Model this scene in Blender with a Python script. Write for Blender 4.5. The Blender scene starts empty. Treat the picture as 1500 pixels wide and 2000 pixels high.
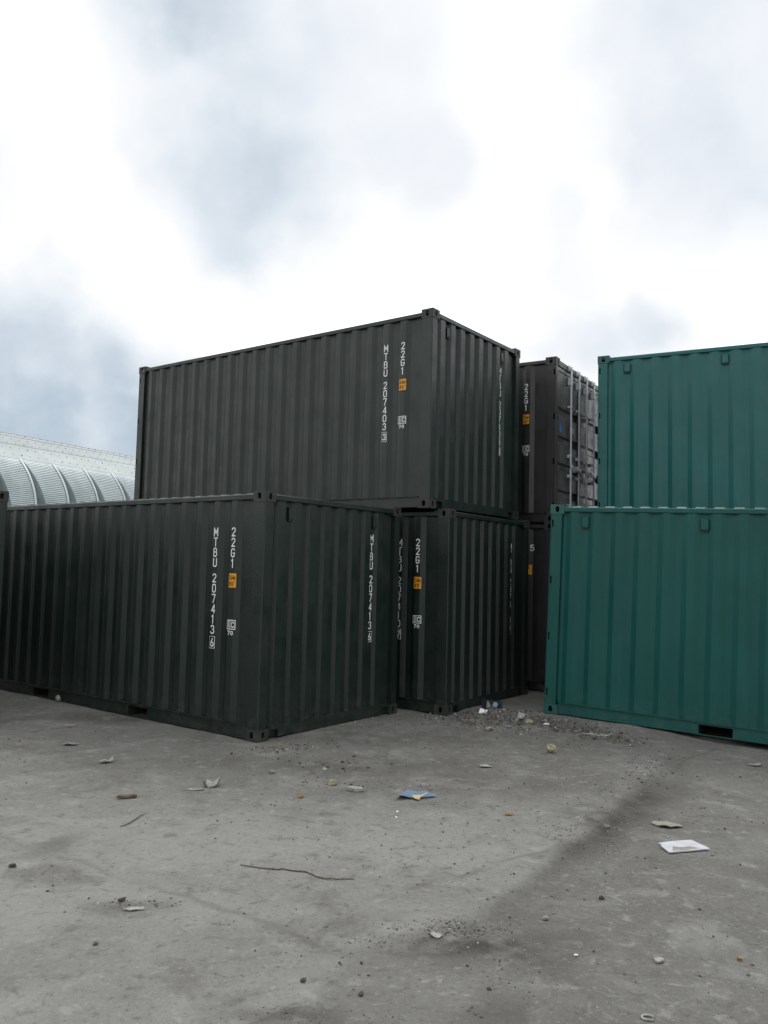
import bpy, bmesh, math, random
import numpy as np
from mathutils import Matrix, Vector

random.seed(7)
rng = np.random.default_rng(11)
R = math.radians
scene = bpy.context.scene
COL = scene.collection

# ------------------------------------------------------------------ camera
CAM_H, PITCH, ROLL, FPX = 1.7848, 0.071108, 0.023820, 1599.45
cp_, sp_ = math.cos(PITCH), math.sin(PITCH)
fw, r0, u0 = Vector((0, cp_, sp_)), Vector((1, 0, 0)), Vector((0, -sp_, cp_))
cr, sr = math.cos(ROLL), math.sin(ROLL)
rx, ux = r0 * cr + u0 * sr, u0 * cr - r0 * sr
cam = bpy.data.cameras.new('camera')
cam.sensor_fit = 'VERTICAL'
cam.sensor_height = 36.0
cam.lens = FPX / 2000.0 * 36.0
cam.clip_start, cam.clip_end = 0.05, 8000
cam_o = bpy.data.objects.new('camera', cam)
COL.objects.link(cam_o)
cam_o.matrix_world = Matrix(((rx.x, ux.x, -fw.x, 0), (rx.y, ux.y, -fw.y, 0), (rx.z, ux.z, -fw.z, CAM_H), (0, 0, 0, 1)))
scene.camera = cam_o

# ------------------------------------------------------------------ light
SUN_EL, SUN_AZ = R(52), R(12)          # azimuth clockwise from +Y
world = bpy.data.worlds.new('World')
scene.world = world
world.use_nodes = True
wt = world.node_tree
for n in list(wt.nodes):
    wt.nodes.remove(n)


def N(tree, typ, **kw):
    n = tree.nodes.new(typ)
    for k, v in kw.items():
        setattr(n, k, v)
    return n


def LK(tree, a, b):
    tree.links.new(a, b)


def build_sky():
    t = wt
    tc = N(t, 'ShaderNodeTexCoord')
    d = tc.outputs['Generated']
    sky = N(t, 'ShaderNodeTexSky', sky_type='NISHITA', sun_disc=False)
    sky.sun_elevation, sky.sun_rotation = SUN_EL, SUN_AZ
    sky.air_density, sky.dust_density = 1.0, 2.0
    blue = N(t, 'ShaderNodeMix', data_type='RGBA', blend_type='MULTIPLY')
    blue.inputs['Factor'].default_value = 1.0
    LK(t, sky.outputs[0], blue.inputs['A'])
    blue.inputs['B'].default_value = (0.10, 0.10, 0.10, 1)
    # direction warped by noise so cloud edges are ragged
    n1 = N(t, 'ShaderNodeTexNoise')
    n1.inputs['Scale'].default_value, n1.inputs['Detail'].default_value, n1.inputs['Roughness'].default_value = 6.0, 5, 0.5
    LK(t, d, n1.inputs['Vector'])
    sub = N(t, 'ShaderNodeVectorMath', operation='SUBTRACT')
    LK(t, n1.outputs['Color'], sub.inputs[0])
    sub.inputs[1].default_value = (0.5, 0.5, 0.5)
    sc = N(t, 'ShaderNodeVectorMath', operation='SCALE')
    LK(t, sub.outputs[0], sc.inputs[0])
    sc.inputs['Scale'].default_value = 0.20
    wd = N(t, 'ShaderNodeVectorMath', operation='ADD')
    LK(t, d, wd.inputs[0])
    LK(t, sc.outputs[0], wd.inputs[1])
    # the grey cloud banks: azimuth, elevation, radius (deg), depth
    banks = [(-15.0, 37.0, 6.0, .80), (-9.5, 35.5, 7.5, .54), (-3.0, 34.5, 7.5, .46), (-8.5, 30.0, 7.0, .47), (-9.6, 25.6, 5.4, .66), (-9.4, 23.4, 3.6, .60),
             (-1.5, 29.5, 5.0, .46), (2.6, 27.6, 4.0, .48), (24.5, 34.5, 8.5, .60), (20.5, 28.5, 6.0, .56), (26.0, 27.0, 6.5, .62), (18.6, 25.8, 3.4, .48),
             (11.6, 21.4, 2.4, .30), (13.6, 16.3, 3.6, .54), (17.8, 16.4, 3.4, .50),
             (-25.0, 13.2, 5.4, .92), (-19.0, 11.2, 5.2, .86), (-24.0, 8.6, 6.5, 1.12), (-17.0, 8.0, 4.5, .95),
             (40, 25, 12, .5), (-42, 18, 12, .6), (6, 54, 12, .45)]
    acc = None
    for az, el, r, amp in banks:
        c = (math.sin(R(az)) * math.cos(R(el)), math.cos(R(az)) * math.cos(R(el)), math.sin(R(el)))
        ds = N(t, 'ShaderNodeVectorMath', operation='DISTANCE')
        LK(t, wd.outputs[0], ds.inputs[0])
        ds.inputs[1].default_value = c
        mr = N(t, 'ShaderNodeMapRange', interpolation_type='SMOOTHSTEP')
        LK(t, ds.outputs['Value'], mr.inputs['Value'])
        mr.inputs['From Min'].default_value = R(r) * 1.6
        mr.inputs['From Max'].default_value = R(r) * 0.45
        mr.inputs['To Max'].default_value = amp * 1.12
        if acc is None:
            acc = mr.outputs[0]
        else:
            mx = N(t, 'ShaderNodeMath', operation='SMOOTH_MAX')
            mx.inputs[2].default_value = 0.12
            LK(t, acc, mx.inputs[0])
            LK(t, mr.outputs[0], mx.inputs[1])
            acc = mx.outputs[0]
    # thin everywhere-cloud and texture inside the banks
    n2 = N(t, 'ShaderNodeTexNoise')
    n2.inputs['Scale'].default_value, n2.inputs['Detail'].default_value, n2.inputs['Roughness'].default_value = 6.5, 5, 0.5
    LK(t, d, n2.inputs['Vector'])
    m2 = N(t, 'ShaderNodeMapRange')
    LK(t, n2.outputs['Fac'], m2.inputs['Value'])
    m2.inputs['From Min'].default_value, m2.inputs['From Max'].default_value = 0.35, 0.7
    m2.inputs['To Min'].default_value, m2.inputs['To Max'].default_value = 0.66, 1.18
    mu = N(t, 'ShaderNodeMath', operation='MULTIPLY')
    LK(t, acc, mu.inputs[0])
    LK(t, m2.outputs[0], mu.inputs[1])
    n3 = N(t, 'ShaderNodeTexNoise')
    n3.inputs['Scale'].default_value, n3.inputs['Detail'].default_value = 2.3, 4
    LK(t, d, n3.inputs['Vector'])
    m3 = N(t, 'ShaderNodeMapRange')
    LK(t, n3.outputs['Fac'], m3.inputs['Value'])
    m3.inputs['From Min'].default_value, m3.inputs['From Max'].default_value = 0.48, 0.75
    m3.inputs['To Min'].default_value, m3.inputs['To Max'].default_value = 0.0, 0.07
    ad = N(t, 'ShaderNodeMath', operation='ADD', use_clamp=True)
    LK(t, mu.outputs[0], ad.inputs[0])
    LK(t, m3.outputs[0], ad.inputs[1])
    ramp = N(t, 'ShaderNodeValToRGB')
    e = ramp.color_ramp.elements
    e[0].position, e[0].color = 0.0, (1.62, 1.64, 1.66, 1)
    e[1].position, e[1].color = 1.0, (0.38, 0.455, 0.53, 1)
    for pos, c in ((0.17, (.80, .805, .81)), (0.45, (.685, .715, .75)), (0.72, (.545, .60, .655))):
        e.new(pos).color = (*c, 1)
    LK(t, ad.outputs[0], ramp.inputs[0])
    # cloud deck is brighter around the hidden sun
    dt = N(t, 'ShaderNodeVectorMath', operation='DOT_PRODUCT')
    LK(t, d, dt.inputs[0])
    dt.inputs[1].default_value = (math.sin(SUN_AZ) * math.cos(SUN_EL), math.cos(SUN_AZ) * math.cos(SUN_EL), math.sin(SUN_EL))
    mg = N(t, 'ShaderNodeMapRange', interpolation_type='SMOOTHSTEP')
    LK(t, dt.outputs['Value'], mg.inputs['Value'])
    mg.inputs['From Min'].default_value, mg.inputs['From Max'].default_value = -0.75, 0.62
    mg.inputs['To Min'].default_value, mg.inputs['To Max'].default_value = 0.52, 1.0
    vs = N(t, 'ShaderNodeVectorMath', operation='SCALE')
    LK(t, ramp.outputs[0], vs.inputs[0])
    LK(t, mg.outputs[0], vs.inputs['Scale'])
    mix = N(t, 'ShaderNodeMix', data_type='RGBA')
    mix.inputs['Factor'].default_value = 0.95
    LK(t, blue.outputs['Result'], mix.inputs['A'])
    LK(t, vs.outputs[0], mix.inputs['B'])
    bg = N(t, 'ShaderNodeBackground')
    LK(t, mix.outputs['Result'], bg.inputs['Color'])
    bg.inputs['Strength'].default_value = 1.0
    out = N(t, 'ShaderNodeOutputWorld')
    LK(t, bg.outputs[0], out.inputs['Surface'])


build_sky()
sun = bpy.data.lights.new('sun', 'SUN')
sun.energy, sun.angle, sun.color = 0.8, R(24), (1.0, 0.97, 0.93)
sun_o = bpy.data.objects.new('sun', sun)
COL.objects.link(sun_o)
sdir = Vector((math.sin(SUN_AZ) * math.cos(SUN_EL), math.cos(SUN_AZ) * math.cos(SUN_EL), math.sin(SUN_EL)))
sun_o.rotation_euler = sdir.to_track_quat('Z', 'Y').to_euler()
sun_o.location = (0, 0, 30)

vs_ = scene.view_settings
vs_.view_transform, vs_.look, vs_.exposure, vs_.gamma = 'Standard', 'None', 0.34, 1.0
vs_.use_curve_mapping = False
scene.cycles.max_bounces = 6
scene.cycles.diffuse_bounces = 4
scene.cycles.glossy_bounces = 3

# ------------------------------------------------------------------ material helpers
def new_mat(name):
    m = bpy.data.materials.new(name)
    m.use_nodes = True
    t = m.node_tree
    b = t.nodes['Principled BSDF']
    return m, t, b


def noise(t, vec, scale, detail=4, rough=0.55, dist=0.0):
    n = N(t, 'ShaderNodeTexNoise')
    n.inputs['Scale'].default_value, n.inputs['Detail'].default_value = scale, detail
    n.inputs['Roughness'].default_value, n.inputs['Distortion'].default_value = rough, dist
    if vec is not None:
        LK(t, vec, n.inputs['Vector'])
    return n.outputs['Fac']


def mrange(t, v, a, b, c=0.0, d=1.0, smooth=True):
    n = N(t, 'ShaderNodeMapRange', interpolation_type='SMOOTHSTEP' if smooth else 'LINEAR')
    LK(t, v, n.inputs['Value'])
    for k, x in zip(('From Min', 'From Max', 'To Min', 'To Max'), (a, b, c, d)):
        n.inputs[k].default_value = x
    return n.outputs[0]


def mixc(t, fac, a, b, blend='MIX'):
    n = N(t, 'ShaderNodeMix', data_type='RGBA', blend_type=blend)
    if isinstance(fac, (int, float)):
        n.inputs['Factor'].default_value = fac
    else:
        LK(t, fac, n.inputs['Factor'])
    for k, v in (('A', a), ('B', b)):
        if isinstance(v, tuple):
            n.inputs[k].default_value = (*v, 1) if len(v) == 3 else v
        else:
            LK(t, v, n.inputs[k])
    return n.outputs['Result']


def mth(t, op, a, b=0.0, clamp=False):
    n = N(t, 'ShaderNodeMath', operation=op, use_clamp=clamp)
    for i, v in enumerate((a, b)):
        if isinstance(v, (int, float)):
            n.inputs[i].default_value = v
        else:
            LK(t, v, n.inputs[i])
    return n.outputs[0]


def scaled(t, vec, s):
    n = N(t, 'ShaderNodeVectorMath', operation='MULTIPLY')
    LK(t, vec, n.inputs[0])
    n.inputs[1].default_value = s
    return n.outputs[0]


def bump(t, b, h, dist, strength=1.0):
    n = N(t, 'ShaderNodeBump')
    n.inputs['Distance'].default_value, n.inputs['Strength'].default_value = dist, strength
    LK(t, h, n.inputs['Height'])
    LK(t, n.outputs[0], b.inputs['Normal'])


def paint(name, col, fade, rust=0.25, rough=0.42, rustcol=(0.075, 0.045, 0.03), spec=0.5):
    m, t, b = new_mat(name)
    geo = N(t, 'ShaderNodeNewGeometry')
    tc = N(t, 'ShaderNodeTexCoord')
    P = geo.outputs['Position']
    streak = noise(t, scaled(t, P, (7, 7, 0.5)), 1.0, 4, 0.6)
    blotch = noise(t, P, 1.3, 5, 0.6)
    c = mixc(t, mrange(t, blotch, .3, .72), col, fade)
    c = mixc(t, mth(t, 'MULTIPLY', mrange(t, streak, .5, .78), .22), c, tuple(min(1, x * 1.5 + .006) for x in fade))
    spk = noise(t, P, 38, 3, 0.6)
    gate = mrange(t, noise(t, P, 1.9, 3), .5, .66)
    rf = mth(t, 'MULTIPLY', mth(t, 'MULTIPLY', mrange(t, spk, .68, .74), gate), rust, clamp=True)
    c = mixc(t, rf, c, rustcol)
    # thin rust runs, scuffs and dust splashed up from the yard
    run = mth(t, 'MULTIPLY', mrange(t, noise(t, scaled(t, P, (16, 16, .55)), 1.0, 3, .6), .66, .76), mrange(t, noise(t, P, .9, 2), .45, .62))
    c = mixc(t, mth(t, 'MULTIPLY', run, rust * .45), c, rustcol)
    sep = N(t, 'ShaderNodeSeparateXYZ')
    LK(t, P, sep.inputs[0])
    dust = mth(t, 'MULTIPLY', mrange(t, sep.outputs['Z'], .55, .02), mrange(t, noise(t, P, 11, 5, .65), .42, .70))
    c = mixc(t, mth(t, 'MULTIPLY', dust, .14), c, (.16, .155, .14))
    LK(t, c, b.inputs['Base Color'])
    r = mth(t, 'ADD', mrange(t, noise(t, P, 3.2, 5, .65), .25, .75, rough - .08, rough + .14), mth(t, 'MULTIPLY', rf, .4), clamp=True)
    LK(t, r, b.inputs['Roughness'])
    b.inputs['Specular IOR Level'].default_value = spec
    # rolled sheet is never dead flat
    bump(t, b, mth(t, 'ADD', mth(t, 'MULTIPLY', noise(t, scaled(t, P, (1, 1, .6)), 2.4, 2), 3.6), noise(t, P, 55, 3)), 0.0022)
    return m


def plain(name, col, rough=.7, metal=0.0, var=0.0, scale=20, spec=.5, bumpd=0.0):
    m, t, b = new_mat(name)
    b.inputs['Roughness'].default_value = rough
    b.inputs['Metallic'].default_value = metal
    b.inputs['Specular IOR Level'].default_value = spec
    geo = N(t, 'ShaderNodeNewGeometry')
    f = noise(t, geo.outputs['Position'], scale, 5, .6)
    lo, hi = tuple(max(0, x * (1 - var)) for x in col), tuple(min(1, x * (1 + var)) for x in col)
    LK(t, mixc(t, mrange(t, f, .3, .7), lo, hi), b.inputs['Base Color'])
    if bumpd:
        bump(t, b, f, bumpd)
    return m


M = {
    'dark': paint('dark green-black container paint', (0.0046, 0.0122, 0.0088), (0.0066, 0.0156, 0.0114), .35, .42, spec=.56),
    'brown': paint('dark brown-grey container paint', (0.0125, 0.0130, 0.0122), (0.0170, 0.0175, 0.0165), .35, .42, spec=.60),
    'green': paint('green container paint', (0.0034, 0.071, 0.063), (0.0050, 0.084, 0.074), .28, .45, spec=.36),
    'green_skylit': paint('green container paint with sky light painted in', (0.0045, 0.098, 0.092), (0.0068, 0.114, 0.106), .25, .42, spec=.52),  # upper container's stronger sky light is put into this lighter green
    'dark_cast': paint('dark scuffed casting', (0.018, 0.0195, 0.0185), (0.030, 0.029, 0.027), 1.0, .55, (0.11, .075, .05)),
    'green_cast': paint('green scuffed casting', (0.007, 0.086, 0.080), (0.022, 0.085, 0.078), .9, .5, (0.09, .085, .07)),
    'door': paint('brown-grey door paint', (0.030, 0.028, 0.026), (0.045, 0.042, 0.039), .4, .34, spec=.7),
    'white': plain('white lettering paint', (.80, .82, .82), .6, 0, .12, 60),
    'yellow': plain('yellow plate', (.68, .30, .012), .55, 0, .08, 30),
    'black': plain('black print', (.012, .011, .010), .6, 0, .2, 30),
    'inside': plain('dark underside', (.012, .012, .011), .9, 0, .3, 12),
    'galv': plain('galvanised steel', (.62, .65, .68), .42, .55, .12, 25),
    'blue': plain('blue sticker', (.03, .16, .42), .5, 0, .1, 20),
    'sign': plain('pale sign', (.42, .44, .45), .5, 0, .1, 20),
    'rubber': plain('door gasket', (.010, .010, .010), .6, 0, .2, 20),
}


# ------------------------------------------------------------------ mesh helpers
class MB:
    def __init__(s):
        s.v, s.f = [], []

    def add(s, vs, fs):
        o = len(s.v)
        s.v += [tuple(p) for p in vs]
        s.f += [tuple(i + o for i in f) for f in fs]

    def box(s, x0, x1, y0, y1, z0, z1):
        s.add([(x0, y0, z0), (x1, y0, z0), (x1, y1, z0), (x0, y1, z0), (x0, y0, z1), (x1, y0, z1), (x1, y1, z1), (x0, y1, z1)],
              [(3, 2, 1, 0), (4, 5, 6, 7), (0, 1, 5, 4), (1, 2, 6, 5), (2, 3, 7, 6), (3, 0, 4, 7)])

    def prism(s, poly, axis, a, b):
        """poly in the two other axes (cyclic order), extruded along axis from a to b"""
        def put(p, h):
            return {'x': (h, p[0], p[1]), 'y': (p[1], h, p[0]), 'z': (p[0], p[1], h)}[axis]
        n = len(poly)
        s.add([put(p, a) for p in poly] + [put(p, b) for p in poly],
              [tuple(range(n))[::-1], tuple(range(n, 2 * n))] + [(i, (i + 1) % n, n + (i + 1) % n, n + i) for i in range(n)])

    def cbox(s, x0, x1, y0, y1, z0, z1, axis, c=.006):
        """box with its long edges chamfered"""
        def ch(a0, a1, b0, b1):
            return [(a0 + c, b0), (a1 - c, b0), (a1, b0 + c), (a1, b1 - c), (a1 - c, b1), (a0 + c, b1), (a0, b1 - c), (a0, b0 + c)]
        if axis == 'x':
            s.prism(ch(y0, y1, z0, z1), 'x', x0, x1)
        elif axis == 'y':
            s.prism(ch(z0, z1, x0, x1), 'y', y0, y1)
        else:
            s.prism(ch(x0, x1, y0, y1), 'z', z0, z1)

    def tube(s, pts, r, n=8, cap=True):
        pts = [Vector(p) for p in pts]
        rs = r if isinstance(r, (list, tuple)) else [r] * len(pts)
        vs, fs = [], []
        for i, p in enumerate(pts):
            d = (pts[min(i + 1, len(pts) - 1)] - pts[max(i - 1, 0)]).normalized()
            a = d.orthogonal().normalized() if abs(d.z) > .9 else d.cross(Vector((0, 0, 1))).normalized()
            b = d.cross(a)
            for k in range(n):
                w = 2 * math.pi * k / n
                vs.append(p + a * (math.cos(w) * rs[i]) + b * (math.sin(w) * rs[i]))
        for i in range(len(pts) - 1):
            for k in range(n):
                fs.append((i * n + k, i * n + (k + 1) % n, (i + 1) * n + (k + 1) % n, (i + 1) * n + k))
        if cap:
            fs += [tuple(range(n))[::-1], tuple(range((len(pts) - 1) * n, len(pts) * n))]
        s.add(vs, fs)

    def mesh(s, name, smooth=False, fixn=True):
        me = bpy.data.meshes.new(name)
        me.from_pydata(s.v, [], s.f)
        if fixn:
            bm = bmesh.new()
            bm.from_mesh(me)
            bmesh.ops.recalc_face_normals(bm, faces=bm.faces)
            bm.to_mesh(me)
            bm.free()
        if smooth:
            me.polygons.foreach_set('use_smooth', [True] * len(me.polygons))
        me.update()
        return me


def put(name, me, mat, parent=None, mtx=None):
    o = bpy.data.objects.new(name, me)
    COL.objects.link(o)
    if mat is not None:
        if not me.materials:
            me.materials.append(mat)
        elif me.materials[0] != mat:
            o.material_slots[0].link = 'OBJECT'
            o.material_slots[0].material = mat
    if parent is not None:
        o.parent = parent
    if mtx is not None:
        o.matrix_basis = mtx
    return o


def tag(o, label, cat, group=None, kind=None):
    if kind:
        o['kind'] = kind
    if label:
        o['label'] = label
    if cat:
        o['category'] = cat
    if group:
        o['group'] = group
    return o


# ------------------------------------------------------------------ value noise for the ground
LAT = rng.random((256, 256))


def vnoise(x, y, s, ox=0.0, oy=0.0):
    x = np.asarray(x) * s + ox + 1000
    y = np.asarray(y) * s + oy + 1000
    xi, yi = np.floor(x).astype(int), np.floor(y).astype(int)
    fx, fy = x - xi, y - yi
    fx, fy = fx * fx * (3 - 2 * fx), fy * fy * (3 - 2 * fy)
    g = lambda a, b: LAT[a % 256, b % 256]
    return (g(xi, yi) * (1 - fx) + g(xi + 1, yi) * fx) * (1 - fy) + (g(xi, yi + 1) * (1 - fx) + g(xi + 1, yi + 1) * fx) * fy


def fbm(x, y, s, octv=4, ox=0.0, gain=.5):
    a, tot, amp = 0, 0, 1.0
    for k in range(octv):
        a = a + amp * vnoise(x, y, s, ox + 17.3 * k, 9.1 * k + ox)
        tot += amp
        amp *= gain
        s *= 2.03
    return a / tot


def sstep(a, b, x):
    t = np.clip((x - a) / (b - a), 0, 1)
    return t * t * (3 - 2 * t)


def polydist(x, y, pts, vals=None):
    """distance to a polyline, signed (positive to its left) and interpolated value"""
    x, y = np.asarray(x, float), np.asarray(y, float)
    best, sgn, val = np.full(x.shape, 1e9), np.ones(x.shape), np.zeros(x.shape)
    for i in range(len(pts) - 1):
        (ax, ay), (bx, by) = pts[i], pts[i + 1]
        dx, dy = bx - ax, by - ay
        l2 = dx * dx + dy * dy
        t = np.clip(((x - ax) * dx + (y - ay) * dy) / l2, 0, 1)
        d = np.hypot(x - ax - t * dx, y - ay - t * dy)
        m = d < best
        best = np.where(m, d, best)
        sgn = np.where(m, np.sign(dx * (y - ay) - dy * (x - ax)), sgn)
        if vals is not None:
            val = np.where(m, vals[i] + t * (vals[i + 1] - vals[i]), val)
    return best, sgn, val


SLAB = [(0.75, 10.9), (1.224, 10.45), (1.532, 10.173), (1.953, 9.923), (2.369, 9.625), (2.671, 9.136), (2.95, 8.70)]
SLAB_H = [0.0, .03, .055, .066, .055, .03, 0.0]
RUT = [(3.3, 9.0), (2.887, 8.376), (2.506, 7.61), (2.031, 6.731), (1.654, 6.096), (1.368, 5.678), (1.027, 5.174), (0.732, 4.68), (0.522, 4.337), (0.275, 4.147), (0.0, 4.02), (-.2, 3.7)]
JOINTS = [[(-3.2, 5.95), (-1.8, 5.072), (-1.081, 4.607), (-0.602, 4.305), (-0.217, 4.012), (-0.02, 3.86)],
          [(-0.272, 4.09), (-0.112, 4.459), (0.079, 4.677), (0.35, 4.88), (1.3, 5.6)],
          [(3.632, 8.943), (3.075, 8.327), (2.627, 7.622), (2.278, 6.982)],
          [(2.1, 6.40), (2.605, 6.232), (2.861, 6.129), (4.2, 5.6)]]


def ground_h(x, y):
    x, y = np.asarray(x, float), np.asarray(y, float)
    wx = x + (fbm(x, y, 2.2, 3, 3.0) - .5) * .22
    wy = y + (fbm(x, y, 2.2, 3, 31.0) - .5) * .22
    near = np.exp(-((x / 14) ** 2 + ((y - 6) / 12) ** 2) ** 2)
    h = (fbm(x, y, .35, 3, 5.0) - .5) * .030 + (fbm(x, y, 1.6, 4, 8.0) - .5) * .016 + (fbm(x, y, 9.0, 3, 77.0) - .5) * .0065
    d, s, v = polydist(wx, wy, SLAB, SLAB_H)
    sd = d * s
    slab = v * sstep(-.07, .05, sd) * (1 - sstep(.8, 2.2, sd))
    slab = slab * (1 + .25 * (fbm(x, y, 7, 3, 51.) - .5))
    h = h + slab
    # low heap of rubble swept against the slab edge
    h = h + .055 * np.exp(-(((x - 1.42) / .34) ** 2 + ((y - 10.25) / .22) ** 2)) + .035 * np.exp(-(((x - 2.0) / .45) ** 2 + ((y - 9.72) / .14) ** 2))
    # shallow wheel rut with a broken slab edge on its left
    d, s, _ = polydist(wx, wy, RUT)
    sd = d * s                                             # polyline runs towards the camera: positive side is +x
    rut = -.034 * sstep(-.06, .06, sd) * (1 - sstep(.18, .75, sd)) * sstep(3.6, 4.6, y) * (1 - sstep(8.3, 9.0, y))
    h = h + rut
    # the yard drops gently to the right under the tilted green container
    h = h - .115 * sstep(2.7, 7.2, x + .15 * (9 - y)) * (1 - sstep(11, 15, y)) - .02 * sstep(2.9, 3.6, x) * sstep(6.5, 8.5, y) * (1 - sstep(9.6, 11, y))
    # level bearing under the containers
    for (px, py, r, z) in PADS:
        w = 1 - sstep(r * .5, r, np.hypot(x - px, y - py))
        h = h * (1 - w) + z * w
    return h * near


# container placements: near corner x, y, z, direction of the long side (deg), tilt
A_ = dict(p=(-1.2386, 8.4995, 0.0), yaw=143.19)
C_ = dict(p=(0.8333, 10.3455, -0.003), yaw=145.75)
B_ = dict(p=(0.5704, 10.3395, 2.590), yaw=143.36)
D_ = dict(p=(2.6276, 12.5415, 2.583), yaw=148.3)
E_ = dict(p=(2.6276, 12.5415, -0.010), yaw=148.3)
H_ = dict(p=(-4.3396 - 2.438 * .5990, 9.4391 - 2.438 * .8007, 0.0), yaw=143.2)
LN, WD, HT = 6.058, 2.438, 2.591


def dark_corners(c):
    a = R(c['yaw'])
    U, V = (math.cos(a), math.sin(a)), (math.sin(a), -math.cos(a))
    return [(c['p'][0] + U[0] * u + V[0] * v, c['p'][1] + U[1] * u + V[1] * v) for u in (.09, LN - .09) for v in (.08, WD - .08)]


def green_corners(p, yaw, tilt):
    a = R(yaw)
    U, V = (math.cos(a), math.sin(a)), (-math.sin(a), math.cos(a))
    return [(p[0] + U[0] * u + V[0] * v, p[1] + U[1] * u + V[1] * v, p[2] + u * math.sin(R(tilt))) for u in (.09, LN - .09) for v in (.08, WD - .08)]


F_P, F_YAW, F_TILT = (2.0306, 10.2983, 0.0723), -31.99, -1.64
G_P, G_YAW = (3.2661, 12.5341, 2.592), -27.66
PADS = []
for c_ in (A_, C_, E_, H_):
    PADS += [(x, y, .42, c_['p'][2] - .003) for x, y in dark_corners(c_)]
PADS += [(x, y, .40, z - .004) for x, y, z in green_corners(F_P, F_YAW, F_TILT)]
PADS += [(x, y, .42, -.003) for x, y, z in green_corners((G_P[0], G_P[1], 0), G_YAW, 0)]


# ------------------------------------------------------------------ ground
def build_ground():
    def axis(lo, hi, step, far, lo_far):
        mid = np.arange(lo, hi, step)
        up, down, s, x = [], [], step, mid[-1]
        while x < far:
            s *= 1.22
            x += s
            up.append(x)
        s, x = step, lo
        while x > lo_far:
            s *= 1.22
            x -= s
            down.append(x)
        return np.array(down[::-1] + list(mid) + up)
    xs = axis(-4.6, 4.8, .022, 3000, -3000)
    ys = axis(3.1, 10.8, .022, 3000, -3000)
    X, Y = np.meshgrid(xs, ys)
    Z = ground_h(X, Y)
    nx, ny = len(xs), len(ys)
    me = bpy.data.meshes.new('ground')
    me.vertices.add(nx * ny)
    me.vertices.foreach_set('co', np.stack([X, Y, Z], -1).astype(np.float32).ravel())
    i = np.arange(nx * ny).reshape(ny, nx)
    q = np.stack([i[:-1, :-1], i[:-1, 1:], i[1:, 1:], i[1:, :-1]], -1).reshape(-1, 4)
    me.loops.add(q.size)
    me.loops.foreach_set('vertex_index', q.ravel())
    me.polygons.add(len(q))
    me.polygons.foreach_set('loop_start', np.arange(0, q.size, 4))
    me.polygons.foreach_set('loop_total', np.full(len(q), 4))
    me.polygons.foreach_set('use_smooth', np.ones(len(q), bool))
    me.update(calc_edges=True)
    # dirt: dark soil lying in the rut, joints, slab foot and patches
    wx = X + (fbm(X, Y, 2.2, 3, 3.0) - .5) * .22
    wy = Y + (fbm(X, Y, 2.2, 3, 31.0) - .5) * .22
    d, s, _ = polydist(wx, wy, RUT)
    sd = d * s
    f1 = fbm(X, Y, 5, 4, 60.)
    fade = sstep(3.4, 4.1, Y) * (1 - sstep(8.2, 9.0, Y))
    dirt = .85 * sstep(-.10, .04, sd) * (1 - sstep(.05, .42 + .1 * np.sin(Y * 2), sd)) * fade * (.45 + .8 * f1) * (.35 + .65 * sstep(5.0, 5.8, Y) * (1 - sstep(6.9, 7.7, Y)))
    for jn, (J, w, a) in enumerate(zip(JOINTS, (.018, .016, .02, .018), (.34, .40, .42, .3))):
        jx = X + (fbm(X, Y, 4, 3, 90. + jn) - .5) * .12
        jy = Y + (fbm(X, Y, 4, 3, 190. + jn) - .5) * .12
        dj, _, _ = polydist(jx, jy, J)
        dirt = np.maximum(dirt, a * (1 - sstep(w * .3, w * 2.2, dj)) * sstep(.3, .55, fbm(X, Y, 3, 3, 140. + jn)))
    d, s, v = polydist(wx, wy, SLAB, SLAB_H)
    sd = d * s
    dirt = np.maximum(dirt, .75 * (1 - sstep(.0, .22, np.abs(sd + .08))) * sstep(.0, .03, v) * (.4 + f1))
    for (px, py, rx_, ry_, a) in ((.38, 4.12, .62, .20, .85), (1.62, 6.2, .28, .35, .6), (-.1, 7.6, 1.5, .5, .35), (-3.2, 9.6, 1.2, .35, .45), (.2, 8.9, 1.5, .45, .35), (-1.3, 4.42, .30, .10, .3), (-2.05, 5.35, .3, .25, .4), (.75, 7.1, .9, .5, .32), (2.3, 5.1, .5, .3, .2), (.1, 6.75, .45, .12, .55), (.55, 3.45, .3, .2, .4), (-.35, 3.42, .25, .10, .5)):
        e = ((wx - px) / rx_) ** 2 + ((wy - py) / ry_) ** 2
        dirt = np.maximum(dirt, a * np.exp(-e) * sstep(.3, .62, fbm(X, Y, 6, 4, 7 + px)) * 1.3)
    dirt = np.clip(dirt, 0, 1)
    d, s, _ = polydist(wx, wy, RUT)
    slab = (1 - sstep(-.12, .05, d * s)) * (1 - sstep(5.2, 7.6, Y + .25 * X)) * (.55 + .45 * sstep(.35, .6, fbm(X, Y, 1.1, 3, 222.)))
    at = me.attributes.new('slab', 'FLOAT', 'POINT')
    at.data.foreach_set('value', slab.astype(np.float32).ravel())
    at = me.attributes.new('dirt', 'FLOAT', 'POINT')
    at.data.foreach_set('value', dirt.astype(np.float32).ravel())
    m, t, b = new_mat('dusty concrete yard')
    geo = N(t, 'ShaderNodeNewGeometry')
    P = geo.outputs['Position']
    big = noise(t, P, .42, 5, .6)
    mid = noise(t, P, 1.9, 6, .62, .6)
    sml = noise(t, P, 8.5, 6, .65, .4)
    fin = noise(t, P, 34, 5, .68)
    grn = noise(t, P, 150, 3, .7)
    c = mixc(t, mrange(t, big, .35, .66), (.134, .132, .120), (.166, .164, .151))
    sl_n = N(t, 'ShaderNodeAttribute', attribute_name='slab')
    c = mixc(t, mth(t, 'MULTIPLY', sl_n.outputs['Fac'], .80), c, (.262, .264, .246))
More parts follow.
